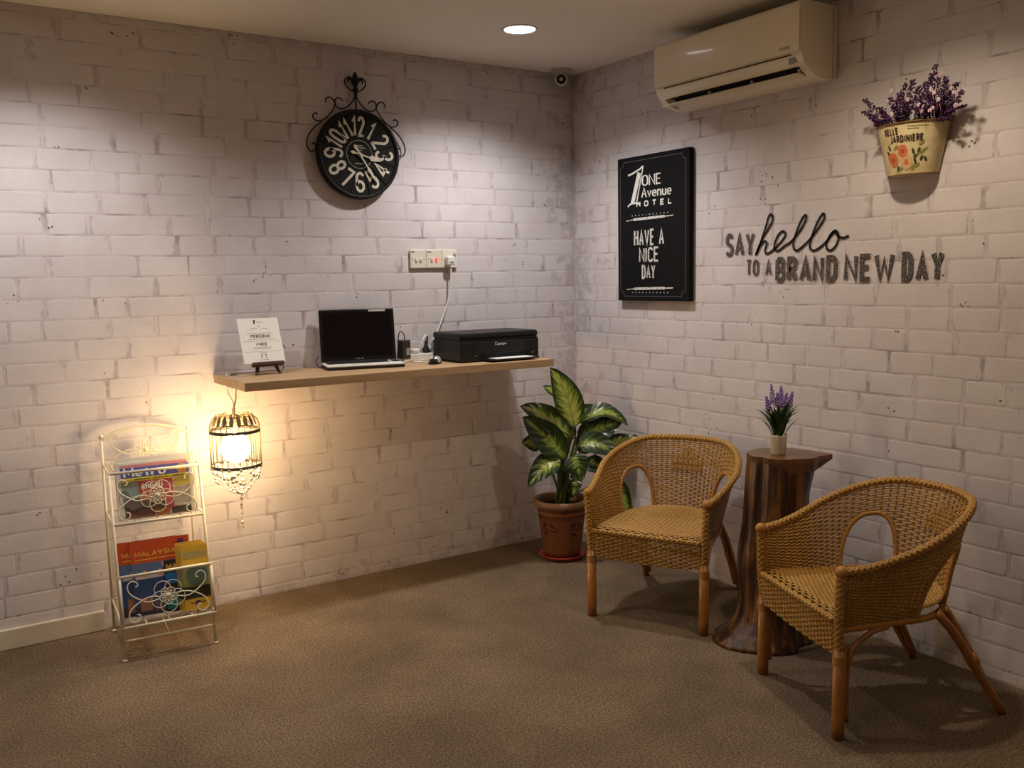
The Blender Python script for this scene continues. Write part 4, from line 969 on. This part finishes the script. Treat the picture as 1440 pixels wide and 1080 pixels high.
magazine('orange and blue travel magazine overlapping another in the rack\'s lower basket', -2.268, -.367, 0, 1, math.radians(-9))
t = paper_stack('guide_booklet', 'dark booklet with yellow title letters standing behind the yellow brochures', 'booklet', -2.210, -.3785, .146, .1, .2, .01, math.radians(-9))
MB().box((0, .002, .100), (.105, .004, .200)).build('cover', mat('print_black_cover', (.02, .022, .02), .3, .5), t)
panel(t, 'cover_photo', -.05, .05, .11, .15, (.02, .14, .40), 0, 0); panel(t, 'cover_photo', -.05, .05, .01, .07, (.02, .24, .24), 0, 0)
letters(t, mat('print_yellow_title', (.74, .40, .06)), 'letter', 'MAP', -.045, .165, .020, lambda u, v: (u, -.0012, v), .060, sw=.24, gap=.06)
for k, (x, y, h, lab) in enumerate(((-2.168, -.386, .262, 'yellow brochure rearmost of the three in the rack\'s lower basket'), (-2.160, -.394, .256, 'yellow brochure between the other two in the rack\'s lower basket'), (-2.151, -.402, .250, 'yellow brochure with a green round picture at the front of the rack'))):
    t = paper_stack('brochure', lab, 'brochure', x, y, .146, .1, .2, .01, math.radians(-9), 'yellow brochures in the lower basket'); w = .100
    MB().box((0, .0016, h/2), (w, .0032, h)).build('pages', mat('print_brochure_yellow', (.66, .40, .045), .35, .4, var=.12, vscale=20), t)
    panel(t, 'cover_photo', -w/2, w/2, h*.30, h*.66, (.26, .25, .10), 0, 0, .3); panel(t, 'cover_photo', -w/2, w/2, h*.18, h*.36, (.035, .035, .02), .0004, 0, .3)
    MB().lathe([(.040, 0), (0, 0)], 24, M=Matrix.Translation((.004, -.0012, h*.53)) @ RY).build('printed_disc', mat('print_dusky_green', (.10, .15, .10), .4, var=.3, vscale=40), t)
    panel(t, 'emblem', -.010, .010, h*.08, h*.14, (.10, .02, .05), .0004, 0); panel(t, 'printed_band', -.045, .045, h*.80, h*.90, (.42, .33, .12), .0002, 0); panel(t, 'emblem_wings', -.028, .028, h*.105, h*.113, (.08, .03, .02), .0002, 0)

# the rack stands a few degrees askew to the wall, with everything in it
_c, _R = Vector((-2.262, -.24, 0)), Matrix.Rotation(math.radians(-4), 4, 'Z')
for o in list(COL.objects):
    if o.parent is None and o.name.split('.')[0] in ('magazine_rack', 'newspaper', 'travel_magazine', 'guide_booklet', 'brochure'):
        o.location = _c+_R @ (Vector(o.location)-_c); o.rotation_euler.z += math.radians(-4)

# ------------------------------------------------------------------ potted dieffenbachia in the corner
PC = Vector((-.355, -.335, 0))
saucer = MB().lathe([(0, .002), (.098, .002), (.112, .018), (.116, .022), (.112, .024), (.098, .012), (0, .010)], 40).build('plant_saucer', mat('orange_red_plastic', (.42, .05, .022), .35, .4), None, True, loc=PC)
tag(saucer, 'orange-red plastic saucer under the terracotta plant pot', 'saucer')
plant = thing('potted_plant', 'dumb cane with big variegated leaves in a painted terracotta pot', 'potted plant', (PC.x, PC.y, .0125))
TERRA = mat('terracotta', (.155, .052, .020), .55, .3, var=.28, vscale=14, bump=.15, bscale=40)
TERRAR = mat('pale_terracotta_rim', (.24, .13, .065), .55, .3, var=.2, vscale=20)
prof = [(0, 0), (.088, 0), (.095, .03), (.103, .09), (.110, .15), (.118, .21), (.122, .262)]
potr = lambda z: .088+(.122-.088)*(z/.262)
MB().lathe(prof, 48).build('pot', TERRA, plant, True)
MB().lathe([(.122, .252), (.138, .258), (.143, .270), (.142, .284), (.134, .292), (.122, .288), (.118, .250)], 48).build('pot_rim', TERRAR, plant, True)
for z in (.040, .058, .232): MB().lathe([(potr(z)+.001, z-.003), (potr(z)+.0035, z), (potr(z)+.001, z+.003)], 40).build('pot_ridge', TERRA, plant, True)
MB().lathe([(.121, .245), (0, .252)], 32).build('soil', mat('potting_soil', (.030, .020, .013), .95, .05, var=.4, vscale=60, bump=.8, bscale=80), plant)
PAINT = mat('dark_red_brown_paint', (.055, .016, .012), .6); PAINT2 = mat('orange_ochre_paint', (.36, .12, .035), .6)
camdir = math.atan2(CAM.y-PC.y, CAM.x-PC.x)
def onpot(a, z, off=.0016): r = potr(z)+.0035*math.sin(min(1, z/.262)*math.pi)+off; return Vector((r*math.cos(a), r*math.sin(a), z))
pf = lambda u, v: onpot(camdir+u/.115, v)       # u to the right seen from the front
for k in range(44):
    mb = MB(); u = (k-22)*.0165; ribbon(mb, [(u, .200), (u+.004, .222)], .006, pf); mb.build('painted_dash', PAINT, plant)
mb = MB(); ribbon(mb, [((i-22)*.0165, .228) for i in range(45)], .005, pf); mb.build('painted_line', PAINT2, plant)
for c in range(3):
    o_ = -.075+c*.155-.0
    mb = MB(); ribbon(mb, [(o_-.04+i*.012, .150+.007*math.sin(i*.9)) for i in range(9)], .005, pf); mb.build('painted_stem', PAINT, plant)
    for (du, dv, ro) in ((-.018, .174, .5), (-.016, .128, -.35), (.024, .172, 2.5)):
        mb = MB(); out = [(-.018, 0), (-.008, .009), (.006, .009), (.018, 0), (.006, -.008), (-.008, -.008)]
        mb.add([pf(o_+du+x*math.cos(ro)-z*math.sin(ro), dv+x*math.sin(ro)+z*math.cos(ro)) for x, z in out], [tuple(range(6))]); mb.build('painted_leaf', PAINT, plant)
# leaves
LEAFM, t = new_mat('variegated_leaf', .32, .45)
uv = t.n('UVMap'); uv.uv_map = 'UVMap'; sp_ = t.n('SeparateXYZ'); t.l(uv.outputs['UV'], sp_.inputs[0])
ac_ = t.math('ABSOLUTE', t.math('SUBTRACT', sp_.outputs['X'], .5)); ac2 = t.math('MULTIPLY', ac_, 2)
oi = t.n('ObjectInfo').outputs['Random']
vein = t.math('SUBTRACT', t.math('MULTIPLY', sp_.outputs['Y'], 13), t.math('MULTIPLY', ac2, 3.2))
cm = t.n('CombineXYZ'); t.l(t.math('MULTIPLY', ac2, 1.2), cm.inputs[0]); t.l(vein, cm.inputs[1]); t.l(t.math('MULTIPLY', oi, 40), cm.inputs[2])
nz = t.noise(cm.outputs[0], 1.6, 3, .6)
edge = t.math('ADD', ac2, t.math('MULTIPLY', t.math('SUBTRACT', nz, .5), 1.5))
edge = t.math('ADD', edge, t.math('MULTIPLY', t.math('SUBTRACT', .62, oi), .45))
edge = t.math('ADD', edge, t.math('MULTIPLY', t.math('POWER', sp_.outputs['Y'], 3), .35))
colr = t.ramp(edge, [(.10, (.34, .38, .075)), (.40, (.20, .25, .036)), (.58, (.038, .072, .010)), (.85, (.012, .028, .006))])
mid = t.ramp(ac2, [(.02, (1, 1, 1)), (.05, (0, 0, 0))])
colr = t.mix(t.math('MULTIPLY', mid, .7), colr, (.10, .15, .03)); t.l(colr, t.b.inputs['Base Color'])
t.bump(t.math('SINE', t.math('MULTIPLY', vein, 3.0)), .25, .003)
STEMG = mat('green_stem', (.06, .10, .022), .45, .4, var=.3, vscale=20)
vd = (CAM-(PC+Vector((0, 0, .6)))).normalized(); vdh = Vector((vd.x, vd.y, 0)).normalized(); rgt = Vector((-vdh.y, vdh.x, 0))
if rgt.dot(RT) < 0: rgt = -rgt
def plane_pt(zx, zy, off):                # a spot read off the photo, on an upright plane through the plant, pulled forward by off
    px, py = 700+zx/3.482, 500+zy/3.484; d = FW+RT*((px-720)/FPX)-UP*((py-540)/FPX)
    o = PC+vdh*off; k = (o-CAM).dot(vdh)/d.dot(vdh); return CAM+d*k-Vector(plant.location)
def leaf(b, tp, w, ob, ot, lift, face=.6, fold=.25, droop=0, side=0):
    B, T = plane_pt(*b, ob), plane_pt(*tp, ot); C_ = (B+T)/2+Vector((0, 0, lift))+rgt*side
    n, m_ = 12, 8; vs = []; fs = []; uvs = []
    for i in range(n+1):
        s = i/n; p = B*(1-s)**2+C_*2*s*(1-s)+T*s*s; tg = ((C_-B)*(1-s)+(T-C_)*s).normalized()
        up = (vd*face+Vector((0, 0, 1))*(1-face)).normalized(); wd = tg.cross(up)
        wd = wd.normalized() if wd.length > .05 else rgt; nr = wd.cross(tg).normalized()
        if nr.dot(up) < 0: nr = -nr
        hw = w*.62*(math.sin(math.pi*min(1, s**.72))**.75 if 0 < s < 1 else 0)+.0006
        for j in range(m_+1):
            a = -1+2*j/m_
            vs.append(p+wd*(hw*a)+nr*(fold*hw*(abs(a)**1.3)+.004*math.sin(s*11+a*3)*abs(a))-nr*0); uvs.append((j/m_, s))
    for i in range(n):
        for j in range(m_): q = i*(m_+1)+j; fs.append((q, q+1, q+m_+2, q+m_+1))
    for k_, v in enumerate(vs):            # keep clear of the walls
        v.x = min(v.x, -.012-plant.location.x); v.y = min(v.y, -.012-plant.location.y)
    me = bpy.data.meshes.new('leaf'); me.from_pydata(vs, [], fs); l = me.uv_layers.new(name='UVMap')
    for lp in me.loops: l.data[lp.index].uv = uvs[lp.vertex_index]
    me.polygons.foreach_set('use_smooth', [True]*len(fs)); me.materials.append(LEAFM)
    o = link('leaf', me, plant)
    root = Vector((rnd.uniform(-.03, .03), rnd.uniform(-.03, .03), .245))
    mb = MB(); mid_ = (root*.45+B*.55)+Vector((0, 0, .02)); mb.tube([tuple(p) for p in catmull([root, mid_, B, B+(C_-B)*.25], 5)], [.0075-.0004*k_ for k_ in range(16)], 7)
    mb.build('petiole', STEMG, o, True); return o
rnd = random.Random(8)
LV = [((372, 355), (256, 58), .115, .03, .02, .02, .85, .18, 0, .045), ((330, 215), (222, 150), .050, -.02, -.03, .01, .6, .2),
      ((350, 405), (108, 250), .105, .05, .06, .055, .65, .25), ((335, 510), (120, 300), .120, .09, .10, .03, .75, .2),
      ((215, 445), (118, 430), .075, -.02, .0, .02, .7, .2), ((312, 530), (150, 648), .105, .11, .15, .085, .55, .2),
      ((420, 320), (636, 345), .085, -.03, -.02, .115, .45, .25), ((395, 425), (612, 320), .115, .0, -.02, .03, .8, .2),
      ((395, 440), (590, 500), .100, .09, .12, .065, .6, .25), ((500, 460), (698, 398), .070, -.05, -.06, .02, .5, .25),
      ((368, 488), (408, 622), .095, .13, .17, .035, .7, .25), ((540, 620), (648, 800), .095, -.04, -.03, .05, .75, .2),
      ((440, 520), (520, 560), .060, .05, .07, .02, .7, .2), ((380, 600), (370, 690), .060, .02, .06, .02, .8, .2), ((300, 520), (250, 470), .05, -.03, -.05, .03, .6, .2),
      ((380, 400), (270, 380), .085, -.03, -.02, .03, .7, .2), ((400, 480), (490, 385), .080, -.04, -.05, .03, .7, .2), ((345, 570), (205, 560), .075, .02, .04, .05, .6, .2), ((420, 540), (560, 590), .080, -.02, .0, .05, .6, .2), ((385, 330), (480, 250), .070, -.05, -.06, .03, .7, .2)]
for a in LV: leaf(*a)
for k in range(3):
    a = k*2.1; MB().tube(catmull([(.02*math.cos(a), .02*math.sin(a), .24), (.012*math.cos(a), .012*math.sin(a), .36), (.01*math.cos(a+1), .01*math.sin(a+1), .50-k*.05)], 5), .013-.002*k, 10).build('stem', STEMG, plant, True)

# ------------------------------------------------------------------ tree-stump table with the lavender pot
STUMP, t = new_mat('lacquered_trunk', .28, .5)
co = t.n('TexCoord').outputs['Object']; mp = t.n('Mapping'); mp.inputs['Scale'].default_value = (22, 22, 1.6); t.l(co, mp.inputs['Vector'])
f1 = t.noise(mp.outputs['Vector'], 1, 6, .65); f2 = t.noise(co, 7, 4, .6)
c1 = t.ramp(f1, [(.36, (.010, .005, .003)), (.50, (.055, .020, .007)), (.62, (.20, .090, .030))])
t.l(t.mix(t.ramp(f2, [(.50, (0, 0, 0)), (.68, (1, 1, 1))]), c1, (.045, .017, .008)), t.b.inputs['Base Color']); t.bump(f1, .6, .012)
stump = thing('stump_table', 'lacquered tree-stump side table between the two wicker chairs', 'side table', (-.335, -1.655, 0))
mb = MB(); vs = []; fs = []; N_, Mz = 56, 40; SHT = .712
left = math.atan2((-RT).y, (-RT).x); front = math.atan2((CAM.y+1.65), (CAM.x+.33))
def stump_r(a, z):
    f = z/SHT; r = .125-.010*f
    r += .018*math.exp(-((f-.42)/.16)**2)*math.cos(a-left)
    r += .075*math.exp(-(f/.085)**1.5)*max(0, math.cos(a-left-.1))**2+.030*math.exp(-(f/.075)**1.3)*(.6+.4*math.cos(3*a+1))+.020*math.exp(-(f/.12))*abs(math.sin(2.5*a+.6))
    r += .030*max(0, f-.80)/.2*(.5+.5*math.cos(a-left-math.pi))**3
    r += .010*mnoise.noise(Vector((math.cos(a)*2.2, math.sin(a)*2.2, z*2.6)))+.006*mnoise.noise(Vector((math.cos(a)*7, math.sin(a)*7, z*1.4)))
    r -= .014*math.exp(-((math.atan2(math.sin(a-front+.55), math.cos(a-front+.55)))/.07)**2)*(f > .12)
    return r
lean_v = Vector((.055, .015, 0))
for k in range(Mz+1):
    z = SHT*(k/Mz)**1.1
    for i in range(N_):
        a = 2*math.pi*i/N_; r = stump_r(a, z); c = lean_v*(z/SHT)
        vs.append((c.x+r*math.cos(a), c.y+r*math.sin(a), z+.001))
for k in range(Mz):
    for i in range(N_): fs.append((k*N_+i, k*N_+(i+1) % N_, (k+1)*N_+(i+1) % N_, (k+1)*N_+i))
fs.append(tuple(range(N_))[::-1]); mb.add(vs, fs).build('trunk', STUMP, stump, True)
top = MB(); ring = [Vector(vs[Mz*N_+i]) for i in range(N_)]; cen_ = lean_v+Vector((0, 0, SHT))
spur = left+math.pi-.15
rim_ = []
for i, v in enumerate(ring):
    a = 2*math.pi*i/N_; dlt = math.atan2(math.sin(a-spur), math.cos(a-spur)); k = 1+.34*math.exp(-(dlt/.20)**2)
    rim_.append(Vector((cen_.x+(v.x-cen_.x)*k*1.02, cen_.y+(v.y-cen_.y)*k*1.02, SHT)))
tv = [p+Vector((0, 0, -.050)) for p in ring]+[p+Vector((0, 0, -.012)) for p in rim_]+[p+Vector((0, 0, .004)) for p in rim_]
tfs = [(k*N_+i, k*N_+(i+1) % N_, (k+1)*N_+(i+1) % N_, (k+1)*N_+i) for k in range(2) for i in range(N_)]+[tuple(2*N_+i for i in range(N_))]
top.add(tv, tfs).build('top_slab', wood_mat('lacquered_end_grain', (.075, .030, .012), (.17, .080, .032), 30, .3, 0, .5), stump)
lav = thing('lavender_pot', 'small artificial lavender in a white pot on the stump table', 'potted flowers', (-.335+.045, -1.655+.012, SHT+.0045))
MB().lathe([(0, 0), (.026, 0), (.028, .004), (.033, .070), (.0345, .075), (.032, .075), (.030, .068), (0, .066)], 36).build('pot', mat('cream_ceramic', (.76, .70, .58), .3, .5), lav, True)
MB().lathe([(.0305, .067), (0, .070)], 20).build('moss', mat('dark_moss', (.012, .018, .007), .9), lav)
LGRN = mat('lavender_leaf_green', (.035, .085, .018), .5, .3, var=.4, vscale=50); LSTEM = mat('pale_green_stem', (.10, .15, .05), .6)
LAVP = mat('lavender_floret', (.36, .26, .58), .7, .2, var=.35, vscale=80)
rnd = random.Random(14); bl = []
for k in range(5):
    mb = MB(); L_ = .095+.016*k; vs_ = []; n = 6
    for i in range(n+1):
        s = i/n; w = .0055*math.sin(math.pi*(s*.85+.12)); vs_ += [(-w, L_*s*(.35+.02*k)*s, L_*(s-.25*s*s)), (w, L_*s*(.35+.02*k)*s, L_*(s-.25*s*s))]
    mb.add(vs_, [(2*i, 2*i+1, 2*i+3, 2*i+2) for i in range(n)]); me = bpy.data.meshes.new('blade'); me.from_pydata(mb.v, [], mb.f); me.materials.append(LGRN); me.polygons.foreach_set('use_smooth', [True]*len(mb.f)); bl.append(me)
for k in range(70):
    a = rnd.uniform(0, 6.283); r = .022*math.sqrt(rnd.random()); o = link('leaf', bl[k % 5], lav); o.location = (r*math.cos(a), r*math.sin(a), .064+rnd.uniform(0, .035)); o.rotation_euler = (rnd.uniform(-.35, .1), 0, a-math.pi/2+rnd.uniform(-.7, .7)); s = rnd.uniform(.8, 1.15); o.scale = (s, s, s)
rv = Vector((RT.x, RT.y, 0)).normalized()
for (sx, sz, ln) in ((-.056, .212, .055), (-.029, .258, .072), (.008, .249, .068), (.020, .235, .066), (.030, .222, .055), (.047, .228, .058), (.057, .221, .045), (-.040, .196, .04), (-.006, .225, .05)):
    base_ = Vector((sx*.25*rv.x, sx*.25*rv.y, .066)); tp_ = rv*sx+Vector((rnd.uniform(-.012, .012), rnd.uniform(-.012, .012), sz+.01)); mb = MB().tube([base_, base_*.5+tp_*.5+Vector((0, 0, .01)), tp_], .0011, 5); so = mb.build('flower_stem', LSTEM, lav, True)
    fl = MB(); d = (tp_-base_).normalized()
    for k in range(30):
        s = k/29; p = tp_-d*(ln*(1-s)); an = k*2.4; rr = .0100*(1-s*.7); a, b = frame(d); fl.ball(p+a*rr*math.cos(an)+b*rr*math.sin(an), .0046*(1.1-.5*s), 6, 4)
    fl.build('florets', LAVP, so, True)

# ------------------------------------------------------------------ wicker armchairs
RATT, t = new_mat('woven_rattan', .42, .4)
co = t.n('TexCoord').outputs['Object']
t.l(t.mix(t.ramp(t.noise(co, 5, 3), [(.35, (0, 0, 0)), (.65, (1, 1, 1))]), t.ramp(t.noise(co, 120, 3, .7), [(.3, (.26, .120, .018)), (.7, (.44, .235, .050))]), t.ramp(t.noise(co, 120, 3, .7), [(.3, (.32, .160, .026)), (.7, (.51, .295, .070))])), t.b.inputs['Base Color'])
CANE = mat('varnished_cane', (.30, .115, .020), .30, .5, var=.25, vscale=12)
WRAP = mat('cane_wrapping', (.38, .175, .034), .40, .4, var=.25, vscale=60)
def resample(pts, n):
    P = [Vector(p) for p in pts]; L_ = [0]
    for a, b in zip(P, P[1:]): L_.append(L_[-1]+(b-a).length)
    out = []; j = 0
    for i in range(n+1):
        s = L_[-1]*i/n
        while j < len(P)-2 and L_[j+1] < s: j += 1
        f = (s-L_[j])/max(1e-9, L_[j+1]-L_[j]); out.append(P[j]*(1-f)+P[j+1]*f)
    return out
def horseshoe(xf, yf, rx, ry, yc, n=240):
    pts = [(-xf+(xf-rx)*i/20*1.0, yf+(yc-yf)*i/20, 0) for i in range(20)]
    pts += [(-rx*math.cos(math.pi*i/60), yc+ry*math.sin(math.pi*i/60), 0) for i in range(61)]
    pts += [(xf-(xf-rx)*i/20, yf+(yc-yf)*i/20, 0) for i in range(19, -1, -1)]
    return resample(pts, n)
NS = 240
LOWC = horseshoe(.226, -.262, .212, .215, -.01); UPC = horseshoe(.250, -.278, .292, .310, -.03)
def rail_z(t_): k = min(1, (1-abs(2*t_-1))/.78); k = k*k*(3-2*k); return .522+.155*k
def low_z(t_): return .335
def shell(t_, v):
    i = max(0, min(NS-1, int(t_*NS))); f = t_*NS-i
    a = LOWC[i]*(1-f)+LOWC[i+1]*f; b = UPC[i]*(1-f)+UPC[i+1]*f
    a = Vector((a.x, a.y, low_z(t_))); b = Vector((b.x, b.y, rail_z(t_)))
    k = v**1.25 if abs(t_-.5) < .5 else v
    p = a+(b-a)*v; hz = (b-a); hz.z = 0
    p -= hz*(.35*v*(1-v)); return p
def shell_n(t_, v):
    e = .004; du = shell(min(1, t_+e), v)-shell(max(0, t_-e), v); dv = shell(t_, min(1, v+.05))-shell(t_, max(0, v-.05))
    return du.cross(dv).normalized()
HC, HWD, HT = .305, .080, .68
def hole_top(t_):
    for c in (HC, 1-HC):
        d = abs(t_-c)/HWD
        if d < 1: return HT*(1-d**2.6)**.42
    return -1
def weave(mb, P, N, us, vs_, inside, r, amp, sides=4):
    for j, v in enumerate(vs_):
        run = []
        for i, u in enumerate(us):
            if inside(u, v):
                run.append(P(u, v)+N(u, v)*(amp*(1 if ((i//2)+j) % 2 else -1)*(1 if i % 2 == 0 else 0)))
            else:
                if len(run) > 2: mb.tube(run, r, sides, cap=False)
                run = []
        if len(run) > 2: mb.tube(run, r, sides, cap=False)
def braid(path, r0, off, rs, pitch, n=3):
    """core rod with strands wound round it"""
    L_ = 0; P = [Vector(p) for p in path]; cum = [0]
    for a, b in zip(P, P[1:]): cum.append(cum[-1]+(b-a).length)
    q = resample(P, int(cum[-1]/.008)); mb = MB().tube(q, r0, 8)
    fr = []; pa = None
    for i, p in enumerate(q):
        tg = (q[min(i+1, len(q)-1)]-q[max(0, i-1)]).normalized()
        if pa is None: a, b = frame(tg)
        else: a = (pa-tg*pa.dot(tg)).normalized(); b = a.cross(tg).normalized()
        pa = a; fr.append((a, b))
    for k in range(n):
        for sg in (1, -1):
            s_ = []
            for i, p in enumerate(q):
                an = sg*2*math.pi*(i*.008/pitch)+2*math.pi*k/n; a, b = fr[i]; s_.append(p+a*off*math.cos(an)+b*off*math.sin(an))
            mb.tube(s_, rs, 5)
    return mb
def make_chair(label):
    ch = thing('wicker_armchair', label, 'chair', (0, 0, 0), 0, 'wicker armchairs')
    # backrest and arms: one woven shell
    NU, NV = 58, 38
    us = [i/(2*NU) for i in range(2*NU+1)]; vs_ = [.02+.95*j/(NV-1) for j in range(NV)]
    ins = lambda u, v: v > hole_top(u)
    mb = MB(); weave(mb, shell, shell_n, us, vs_, ins, .0034, .0036)
    for i in range(0, 2*NU+1, 2):
        u = us[i]; h0 = max(0, hole_top(u)); pts = [shell(u, h0+(1-h0)*k/8) for k in range(9)]
        mb.tube(pts, .0040, 5, cap=False)
    mb.build('backrest_weave', RATT, ch, True, kind='stuff')
    for c in (HC, 1-HC):                   # arch borders
        arch = []
        for k in range(41):
            x = -1+2*k/40; u = c+x*HWD; arch.append(shell(u, HT*max(0, 1-abs(x)**2.6)**.42))
        braid(resample(arch, 60), .0085, .0075, .0030, .030, 2).build('arch_border', WRAP, ch, True)
    # thicker basket-weave diamond on the back
    dm = MB(); rows = 7
    for j in range(rows):
        v = .60+j*.040; half = (.062 if j < 2 else .062*(1-(j-2)/(rows-1.5)))
        n = max(1, int(half*2/.0125)); 
        for i in range(n):
            u = .5+(i-(n-1)/2)*.0125+(.003 if j % 2 else 0); p = shell(u, v); nn = shell_n(u, v)
            if nn.y > 0: nn = -nn
            du = (shell(u+.004, v)-shell(u-.004, v)).normalized(); dv = nn.cross(du).normalized()
            c_ = p+nn*.0065; vv = []
            for a in (-1, -.4, .4, 1):
                for b in (-1, 1): vv.append(c_+du*(.0080*a)+dv*(.0054*b)+nn*(.0060*(1-a*a)))
            dm.add(vv, [(0, 2, 3, 1), (2, 4, 5, 3), (4, 6, 7, 5)])
    dm.build('diamond_weave', RATT, ch, True, kind='stuff')
    # braided rail: down both front posts
    rail = [shell(i/120, 1) for i in range(121)]
    fl, frr = Vector((-.238, -.270, .262)), Vector((.238, -.270, .262))
    a0, a1 = rail[0], rail[-1]
    post_l = [fl, fl+(a0-fl)*.5+Vector((0, -.004, 0)), a0+Vector((0, -.006, -.03)), a0+Vector((0, -.004, -.008))]
    braid(catmull(post_l, 6)+rail[1:], .0125, .0115, .0052, .060, 3).build('rail_braid', RATT, ch, True, kind='stuff') if False else None
    braid(rail, .0105, .0095, .0048, .055, 3).build('top_rail', RATT, ch, True)
    for s, f_, a_ in ((-1, fl, a0), (1, frr, a1)):
        braid(catmull([f_, f_*.5+a_*.5+Vector((0, -.005, 0)), a_], 8), .0115, .0105, .0050, .055, 3).build('arm_post', RATT, ch, True)
        MB().ball(a_, .019, 12, 8).build('arm_knuckle', WRAP, ch, True)
        leg_ = MB().tube([(s*.238, -.270, .001), (s*.238, -.270, .05), (s*.238, -.270, .28)], [.0185, .0195, .0190], 14).build('front_leg', CANE, ch, True)
        w_ = MB(); [w_.lathe([(.0190, z-.003), (.0220, z), (.0190, z+.003)], 14, c=(s*.238, -.270, 0)) for z in (.235, .241, .247, .253, .259)]; w_.build('leg_binding', WRAP, leg_, True)
        MB().tube(catmull([(s*.238, -.245, .05), (s*.238, -.246, .20), (s*.236, -.225, .275), (s*.228, -.16, .318), (s*.222, -.10, .328)], 5), .0090, 8).build('corner_brace', CANE, ch, True)
        # splayed rear legs: two canes bound together
        pts = [(s*.198, .085, .345), (s*.205, .150, .270), (s*.213, .235, .135), (s*.222, .318, .001)]
        rl = MB().tube(catmull(pts, 5), .0140, 10).build('rear_leg', CANE, ch, True)
        pts2 = [(s*.165, .140, .345), (s*.182, .180, .270), (s*.193, .238, .160), (s*.204, .305, .030)]
        MB().tube(catmull(pts2, 5), .0120, 10).build('leg_cane', CANE, rl, True)
        w_ = MB().tube([(s*.201, .206, .196), (s*.204, .222, .170)], .021, 12); w_.build('leg_binding', WRAP, rl, True)
    # lower frame rail wrapped in cane
    braid([shell(i/80, 0) for i in range(81)], .0110, .0100, .0030, .022, 2).build('seat_rail', WRAP, ch, True)
    MB().tube([(-.222, -.262, .320), (.222, -.262, .320)], .010, 8).build('front_rail', CANE, ch, True)
    MB().tube([(-.20, .0, .325), (.20, .0, .325)], .010, 8).build('cross_rail', CANE, ch, True)
    # seat
    def seat(u, v):                        # u 0..1 across, v 0..1 front to back
        y = -.272+v*.475; e = max(0., (y+.01)/.215); hw = .216*math.sqrt(max(0.02, 1-min(.98, e)**2)) if e > 0 else .226
        x = (-1+2*u)*hw; roll = max(0, .06-v)/.06
        return Vector((x, y-.012*roll, .378-.018*math.sin(math.pi*min(1, v*1.1))*math.cos(x*6)-.016*roll**2))
    sn = lambda u, v: Vector((0, 0, 1))
    mb = MB(); su = [i/44 for i in range(45)]; sv = [j/60 for j in range(61)]
    weave(mb, seat, sn, su, sv, lambda u, v: True, .0038, .0034)
    for i in range(0, 45, 2): mb.tube([seat(su[i], k/12) for k in range(13)], .0034, 5, cap=False)
    mb.build('seat_weave', RATT, ch, True, kind='stuff')
    # front apron
    def apron(u, v): x = (-1+2*u)*.226; return Vector((x, -.286+.010*(1-v)+.004*math.cos(x*7), .262+.014*math.sin(math.pi*u)*0+.104*v-.010*(1-v)*math.sin(math.pi*u)))
    mb = MB(); au = [i/44 for i in range(45)]; av = [j/14 for j in range(15)]
    weave(mb, apron, lambda u, v: Vector((0, -1, 0)), au, av, lambda u, v: True, .0034, .0036)
    for i in range(0, 45, 2): mb.tube([apron(au[i], k/4) for k in range(5)], .0034, 5, cap=False)
    mb.build('apron_weave', RATT, ch, True, kind='stuff')
    braid([Vector((-.226+.452*i/20, -.286, .368)) for i in range(21)], .0060, .0062, .0040, .040, 2).build('seat_edge', RATT, ch, True)
    return ch
chair_a = make_chair('wicker armchair facing forward between the potted plant and the stump table')
chair_b = copy_tree(chair_a)
chair_b['label'] = 'wicker armchair turned sideways on the near side of the stump table'
def seat_at(ch, FLp, FRp):                 # put the front feet on two floor points
    a, b = Vector(FLp), Vector(FRp); m_ = (a+b)/2; d = (b-a).normalized(); rz = math.atan2(d.y, d.x)
    k = (b-a).length/.476; fwd = Vector((d.y, -d.x, 0))
    ch.rotation_euler = (0, 0, rz); ch.location = (m_.x-fwd.x*.270, m_.y-fwd.y*.270, 0)
seat_at(chair_a, (-.735, -1.065, 0), (-.520, -1.478, 0))
seat_at(chair_b, (-.600, -1.850, 0), (-.775, -2.300, 0))
